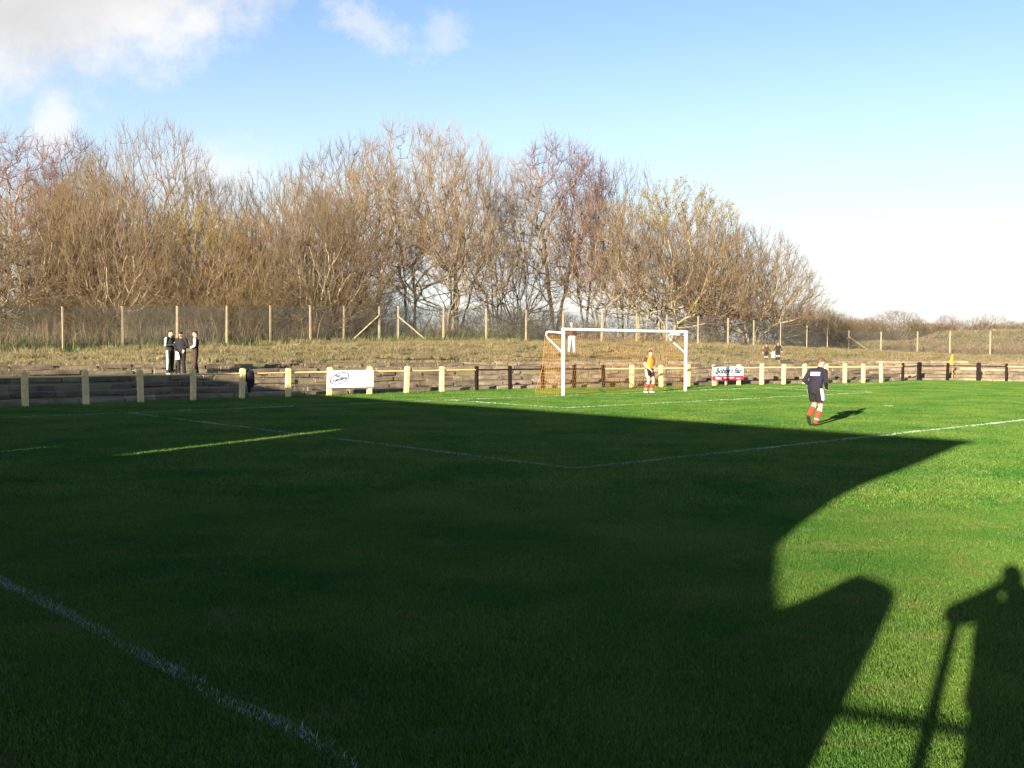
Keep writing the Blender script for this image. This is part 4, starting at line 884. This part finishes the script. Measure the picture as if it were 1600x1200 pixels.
    # hair as a child shell over the skull
    if not bald:
        hb = MB(); bm = bmesh.new(); bmesh.ops.create_icosphere(bm, subdivisions=3, radius=1); rg = random.Random(int(h*1000)); V = []
        keepf = [f for f in bm.faces if (f.calc_center_median().z > .28 - .75*max(0, -f.calc_center_median().y) + .25*max(0, f.calc_center_median().y))]
        for v in bm.verts:
            j = 1+rg.uniform(-.02, .05); V.append((H+rot @ Vector((v.co.x*.083*j, v.co.y*.104*j-.004, v.co.z*.121*j+.002)))*k)
        used = sorted({v.index for f in keepf for v in f.verts}); mp_ = {v: i for i, v in enumerate(used)}
        hb.add([V[i] for i in used], [[mp_[v.index] for v in f.verts] for f in keepf]); bm.free(); me2 = hb.mesh('hair', hair, True)
        ho = link('hair', me2, P); so = ho.modifiers.new('thick', 'SOLIDIFY'); so.thickness = .012; so.offset = -1
    return P
RZ = lambda dx, dy: math.atan2(-dx, dy)          # yaw so that local +y looks along (dx,dy)

# warming-up player seen from behind, jogging away
def back_panel(capsule, ball, J, mi): pass
runner = person((7.16, 24.75), RZ(.70, .72), 1.72, dict(
    pelvis=(0, -.02, .92), waist=(0, .03, 1.06), chest=(.0, .10, 1.23), neck=(.01, .18, 1.405), head=(.02, .245, 1.54), look=(.55, .9, -.22),
    shL=(-.19, .11, 1.34), elL=(-.29, -.02, 1.11), wrL=(-.17, .17, .99), haL=(.45, .8, -.25), shR=(.19, .11, 1.35), elR=(.29, -.03, 1.11), wrR=(.21, .14, .95), haR=(-.4, .85, -.2),
    hipL=(-.09, -.02, .90), knL=(-.09, .16, .53), anL=(-.09, -.14, .26), toL=(-.02, .45, -.9), hipR=(.09, -.02, .90), knR=(.10, .10, .49), anR=(.03, -.03, .09), toR=(.05, 1, -.14)),
    dict(top='navy_cloth', bottom='black_cloth', shorts=True, shortlen=.68, sock='red_sock', band='white_cloth', shoe='black_cloth', legstripe='white_cloth', legstripe2='blue_cloth', loose=.016, waist=.14), 'player in navy top and black shorts jogging away across the sunlit pitch', 'hair_ginger', .0085)
bp = MB(); 
for ix in range(6):
    x0, x1 = -.115+ix*.0383, -.115+(ix+1)*.0383; cy = lambda x: -.060+2.2*x*x
    bp.add([(x0, cy(x0)-.004, 1.215), (x1, cy(x1)-.004, 1.215), (x1, cy(x1)+.028, 1.295), (x0, cy(x0)+.028, 1.295), (x0, cy(x0)+.02, 1.215), (x1, cy(x1)+.02, 1.215), (x1, cy(x1)+.05, 1.295), (x0, cy(x0)+.05, 1.295)], [(0, 1, 2, 3), (7, 6, 5, 4), (0, 4, 5, 1), (3, 2, 6, 7), (1, 5, 6, 2), (4, 0, 3, 7)])
bp.build('back_print', 'white_cloth', runner)
# player in the goal wearing a yellow bib
person((5.55, 42.45), RZ(.62, -.78), 1.76, dict(
    waist=(0, .01, 1.10), chest=(0, .02, 1.28), neck=(0, .04, 1.46), head=(.0, .075, 1.60), look=(.25, 1, -.05), elL=(-.26, -.02, 1.14), wrL=(-.12, .20, .98), haL=(.6, .5, -.6), elR=(.27, .0, 1.14), wrR=(.14, .20, .95), haR=(-.5, .5, -.7),
    hipL=(-.10, 0, .92), knL=(-.14, .12, .50), anL=(-.14, -.04, .085), hipR=(.10, 0, .92), knR=(.16, .14, .50), anR=(.20, -.02, .085)),
    dict(top='yellow_bib', bottom='black_cloth', arm='brown_cloth', short=True, shorts=True, shortlen=.55, sock='red_sock', band='white_cloth', shoe='boot_white', legstripe='white_cloth', loose=.045, waist=.17), 'player in yellow bib and red socks standing in the goal mouth', 'hair_dark')
# man on the bank behind the goal
person((3.31, 58.5), RZ(.05, -1), 1.76, dict(elL=(-.25, -.05, 1.14), wrL=(-.17, .10, 1.0), haL=(.4, .4, -.6), elR=(.25, -.05, 1.14), wrR=(.17, .10, 1.0), haR=(-.4, .4, -.6), knL=(-.13, .02, .5), anL=(-.15, -.02, .085), knR=(.13, .02, .5), anR=(.15, -.02, .085)),
       dict(top='brown_cloth', bottom='pale_jean', shoe='pale_jean', loose=.02, waist=.18), 'man in dark jacket and pale jeans standing on the bank behind the goal', 'hair_grey', z0=gz1(3.31, 58.5)+.02)
# three youths on the terrace
def tz(x, y):
    d = float(seg_dist([(x, y)], FENCE)[0]); k = int((d-DK[0])//TREAD) if d > DK[0] else -1
    return gz1(x, y)+.02 if d > DK[-1]+TREAD+.4 else RISE*(min(k, NS-1)+1)-.02
YG = 'youths talking on the terrace'
Y1, Y2, Y3 = (-12.86, 39.45), (-12.36, 39.2), (-11.9, 39.45)
person(Y1, RZ(.85, -.35), 1.70, dict(elL=(-.27, .0, 1.14), wrL=(-.06, .25, 1.16), haL=(.6, .6, .1), elR=(.27, .02, 1.14), wrR=(.05, .27, 1.18), haR=(-.6, .6, .1), look=(-.05, 1, -.25), head=(0, .04, 1.62)),
       dict(top='green_black_cloth', bottom='green_black_cloth', shoe='boot_white', stripe='white_cloth', legstripe='white_cloth', trim='boot_red', collar='white_cloth', loose=.03, waist=.16), 'youth in dark tracksuit with white stripes and white shoes, leftmost of three', 'hair_dark', z0=tz(*Y1), group=YG)
person(Y2, RZ(-.15, -1), 1.66, dict(elL=(-.27, -.02, 1.15), wrL=(-.16, .16, 1.02), elR=(.27, -.02, 1.15), wrR=(.12, .18, .96), haR=(-.2, .3, -1), look=(.1, 1, -.5), head=(0, .05, 1.60)),
       dict(top='black_cloth', bottom='black_cloth', shoe='boot_white', loose=.03, waist=.16), 'youth all in black with head bowed, middle of three on the terrace', 'hair_dark', z0=tz(*Y2), group=YG)
person(Y3, RZ(-.95, -.15), 1.68, dict(elL=(-.25, .0, 1.15), wrL=(-.16, .20, 1.06), haL=(.1, .9, .1), elR=(.25, .0, 1.15), wrR=(.14, .20, 1.08), haR=(0, .9, .1), look=(0, 1, -.15), anL=(-.09, .06, .085), anR=(.09, -.06, .085)),
       dict(top='black_cloth', bottom='brown_cloth', shoe='black_cloth', armL='grey_cloth', collar='grey_cloth', loose=.015, waist=.16), 'youth in dark jacket facing left, rightmost of three on the terrace', 'hair_dark', z0=tz(*Y3), group=YG)
# what they hold
b = MB(); b.tube([(0, 0, 0), (0, 0, .10)], [.032, .042], 10); b.box((.01, 0, .115), (.13, .10, .03)); tag(b.build('food_tray', 'paper', loc=(Y1[0]+.27, Y1[1]-.14, tz(*Y1)+1.11)), 'white takeaway cup and tray held up by the leftmost youth', 'tray')
b = MB(); b.tube([(0, 0, 0), (0, 0, -.12), (0, 0, -.26)], [.03, .07, .085], 8, flat=.35); tag(b.build('paper_bag', 'paper', loc=(Y2[0]-.07, Y2[1]-.22, tz(*Y2)+.86)), 'white paper bag hanging from the hand of the youth in black', 'bag')
# two children on the bank
KG = 'children walking along the bank'
K1, K2 = (15.55, 64.2), (15.75, 62.2)
kid = dict(head=(0, .02, 1.60), elL=(-.30, -.02, 1.16), wrL=(-.36, .06, .95), elR=(.30, -.02, 1.16), wrR=(.34, .06, .95), knL=(-.10, .06, .5), anL=(-.10, .03, .085), knR=(.10, -.01, .5), anR=(.10, -.08, .085))
person(K1, RZ(-.15, -1), 1.14, kid, dict(top='brown_cloth', bottom='black_cloth', shorts=True, shortlen=.75, sock='black_cloth', shoe='boot_red', stripe='kit_yellow', collar='kit_yellow', loose=.03, waist=.16), 'child in black and yellow kit with red boots, left of the pair', 'hair_dark', .012, z0=gz1(*K1)+.02, group=KG)
person(K2, RZ(-.35, -1), 1.14, kid, dict(top='navy_cloth', bottom='navy_cloth', shorts=True, shortlen=.75, sock='black_cloth', shoe='boot_white', stripe='kit_yellow', collar='kit_yellow', loose=.03, waist=.16), 'child in navy and yellow kit carrying a pale bag, right of the pair', 'hair_ginger', .012, z0=tz(*K2), group=KG)
b = MB(); b.tube([(0, 0, .36), (0, 0, .26), (0, 0, .08), (0, 0, 0)], [.04, .10, .12, .10], 10, flat=.6); tag(b.build('kit_bag', 'paper', loc=(K2[0]-.30, K2[1]-.10, tz(*K2)+.22), smooth=True), 'pale bag carried low by the right-hand child', 'bag')

# ------------------------------------------------------------------ behind the camera: what throws the long shadows across the pitch
def uv(u, v, z): p = U*u+Vv*v; return Vector((p[0], p[1], z))
UM = Matrix(((U[0], Vv[0], 0, 0), (U[1], Vv[1], 0, 0), (0, 0, 1, 0), (0, 0, 0, 1)))
st = empty('grandstand', (0, 0, 0)); st.matrix_world = UM; tag(st, 'long covered stand along the near touchline casting the big shadow', 'stand')    # local x = towards the pitch, y = along the touchline
EU, EH, V0, V1 = -4.54, 5.6, -.82, 28.5; BU = -10.0
b = MB(); b.add([(EU, V0, EH), (EU, V1, EH), (BU, V1, EH+.25), (BU, V0+.8, EH+.25), (EU, V0, EH-.16), (EU, V1, EH-.16), (BU, V1, EH+.1), (BU, V0+.8, EH+.1)], [(0, 1, 2, 3), (7, 6, 5, 4), (0, 4, 5, 1), (1, 5, 6, 2), (2, 6, 7, 3), (3, 7, 4, 0)]); b.build('roof', 'stand_roof', st)
poly = [(V0, EH-.002), (-.17, 4.45), (.20, 3.95), (.36, 3.55), (.41, 3.12), (.36, 2.88), (.04, 2.6), (-.3, 2.36), (-.3, .2), (3.2, .2), (3.2, EH-.162)]  # added screen, outline shaped to throw the curved end of the stand's shadow
b = MB(); b.prism(poly, EU-.16, EU-.08, xf=lambda p: Vector((p.y, p.x, p.z))); b.build('shadow_screen', 'stand_board', st)
cols = [(V0+1.0, 10.31), (10.56, 12.72), (12.81, V1)]
b = MB()
for a, c in cols: b.box((BU, (a+c)/2, 2.8), (.1, c-a, 5.9))
b.box((BU, 10.435, 1.725), (.1, .25, 4.05)); b.box((BU, 10.435, 5.36), (.1, .25, .78)); b.box((BU, 12.765, 1.575), (.1, .09, 3.75)); b.box((BU, 12.765, 4.70), (.1, .09, 2.06)); b.build('back_wall', 'stand_board', st)
b = MB(); b.box(((EU+BU)/2, V1-.05, 2.8), (BU*-1+EU-.1, .1, 5.5)); b.build('end_wall', 'stand_board', st)
for k in range(5):
    b = MB(); b.box((-9.5+k*.9, (V0+V1)/2+.8, (1.7-.32*k)/2), (.9, V1-V0-2.4, 1.7-.32*k)); b.build('seating_step', 'path_concrete', st)
for v in np.linspace(4, 27.5, 6): b = MB(); b.tube([(EU-.3, v, 0), (EU-.3, v, EH-.1)], .07, 8); b.build('pillar', 'stand_steel', st)
# walkway slab the photographer stands on
b = MB(); b.prism([(-13, -.1), (.45, -.1), (.45, .24), (.40, .27), (-13, .27)], -30, 34); wk = b.build('walkway', 'path_concrete'); wk.matrix_world = UM; tag(wk, kind='structure')
# added unseen shelter, profile shaped to cast the hump of shadow; local x across the light, y along it
sV = Vector((math.sin(SUN_AZ), math.cos(SUN_AZ), 0)); nV = Vector((math.cos(SUN_AZ), -math.sin(SUN_AZ), 0))
DG = Matrix(((nV.x, sV.x, 0, 0), (nV.y, sV.y, 0, 0), (0, 0, 1, 0), (0, 0, 0, 1)))
shelt = empty('shadow_shelter'); shelt.matrix_world = DG; tag(shelt, 'unseen round-cornered shelter added beside the photographer to cast a hump of shadow', 'shelter')
prof2 = [(-.80, .2), (-.80, 1.88), (-.83, 1.97), (-.90, 2.02), (-1.02, 2.055), (-1.16, 2.085), (-1.24, 2.03), (-1.32, 1.935), (-1.45, 1.83), (-1.75, 1.70), (-2.3, 1.6), (-2.3, .2)]
b = MB(); b.prism(prof2, -1.22, -1.26); b.build('panel', 'shelter_panel', shelt)
b = MB()
for (x0, z0_), (x1, z1_) in zip(prof2[1:-2], prof2[2:-1]): b.add([(x0, -1.26, z0_), (x1, -1.26, z1_), (x1, -2.0, z1_-.15), (x0, -2.0, z0_-.15), (x0, -1.26, z0_-.04), (x1, -1.26, z1_-.04), (x1, -2.0, z1_-.19), (x0, -2.0, z0_-.19)], [(0, 1, 2, 3), (7, 6, 5, 4), (0, 4, 5, 1), (1, 5, 6, 2), (2, 6, 7, 3), (3, 7, 4, 0)])
b.build('roof', 'shelter_panel', shelt)
b = MB(); b.box((-1.55, -1.75, .65), (1.3, .35, .06)); b.box((-1.0, -1.75, .44), (.05, .3, .36)); b.box((-2.1, -1.75, .44), (.05, .3, .36)); b.build('bench', 'stand_board', shelt)
hr = empty('handrail'); hr.matrix_world = DG; tag(hr, 'thin metal handrail and post behind the photographer seen as shadow', 'railing')
b = MB(); b.tube([(-.385, -.50, .2), (-.38, -.50, 1.71)], .035, 8); b.build('post', 'stand_steel', hr)
b = MB(); b.tube([(-.85, -.50, 1.235), (1.9, -.50, 1.235)], .024, 8); b.build('rail', 'stand_steel', hr)
b = MB(); b.tube([(1.6, -.50, .2), (1.6, -.50, 1.30)], .035, 8); b.build('post', 'stand_steel', hr)
# photographer: stands right behind the lens and is seen only as a shadow
ph = DG.to_euler().z
pos = DG @ Vector((-.03, -.17, 0))
person((pos.x, pos.y), 0.0, 1.80, dict(head=(-.02, .005, 1.63), elL=(-.40, .03, 1.37), wrL=(-.105, .065, 1.52), haL=(.55, .18, .45), elR=(.40, .03, 1.36), wrR=(.085, .065, 1.52), haR=(-.55, .18, .45)),
       dict(top='navy_cloth', bottom='black_cloth', shoe='black_cloth', loose=.06, armr=1.35, waist=.16), 'photographer with raised arms, seen as a shadow at the lower right', 'hair_dark', z0=.27)
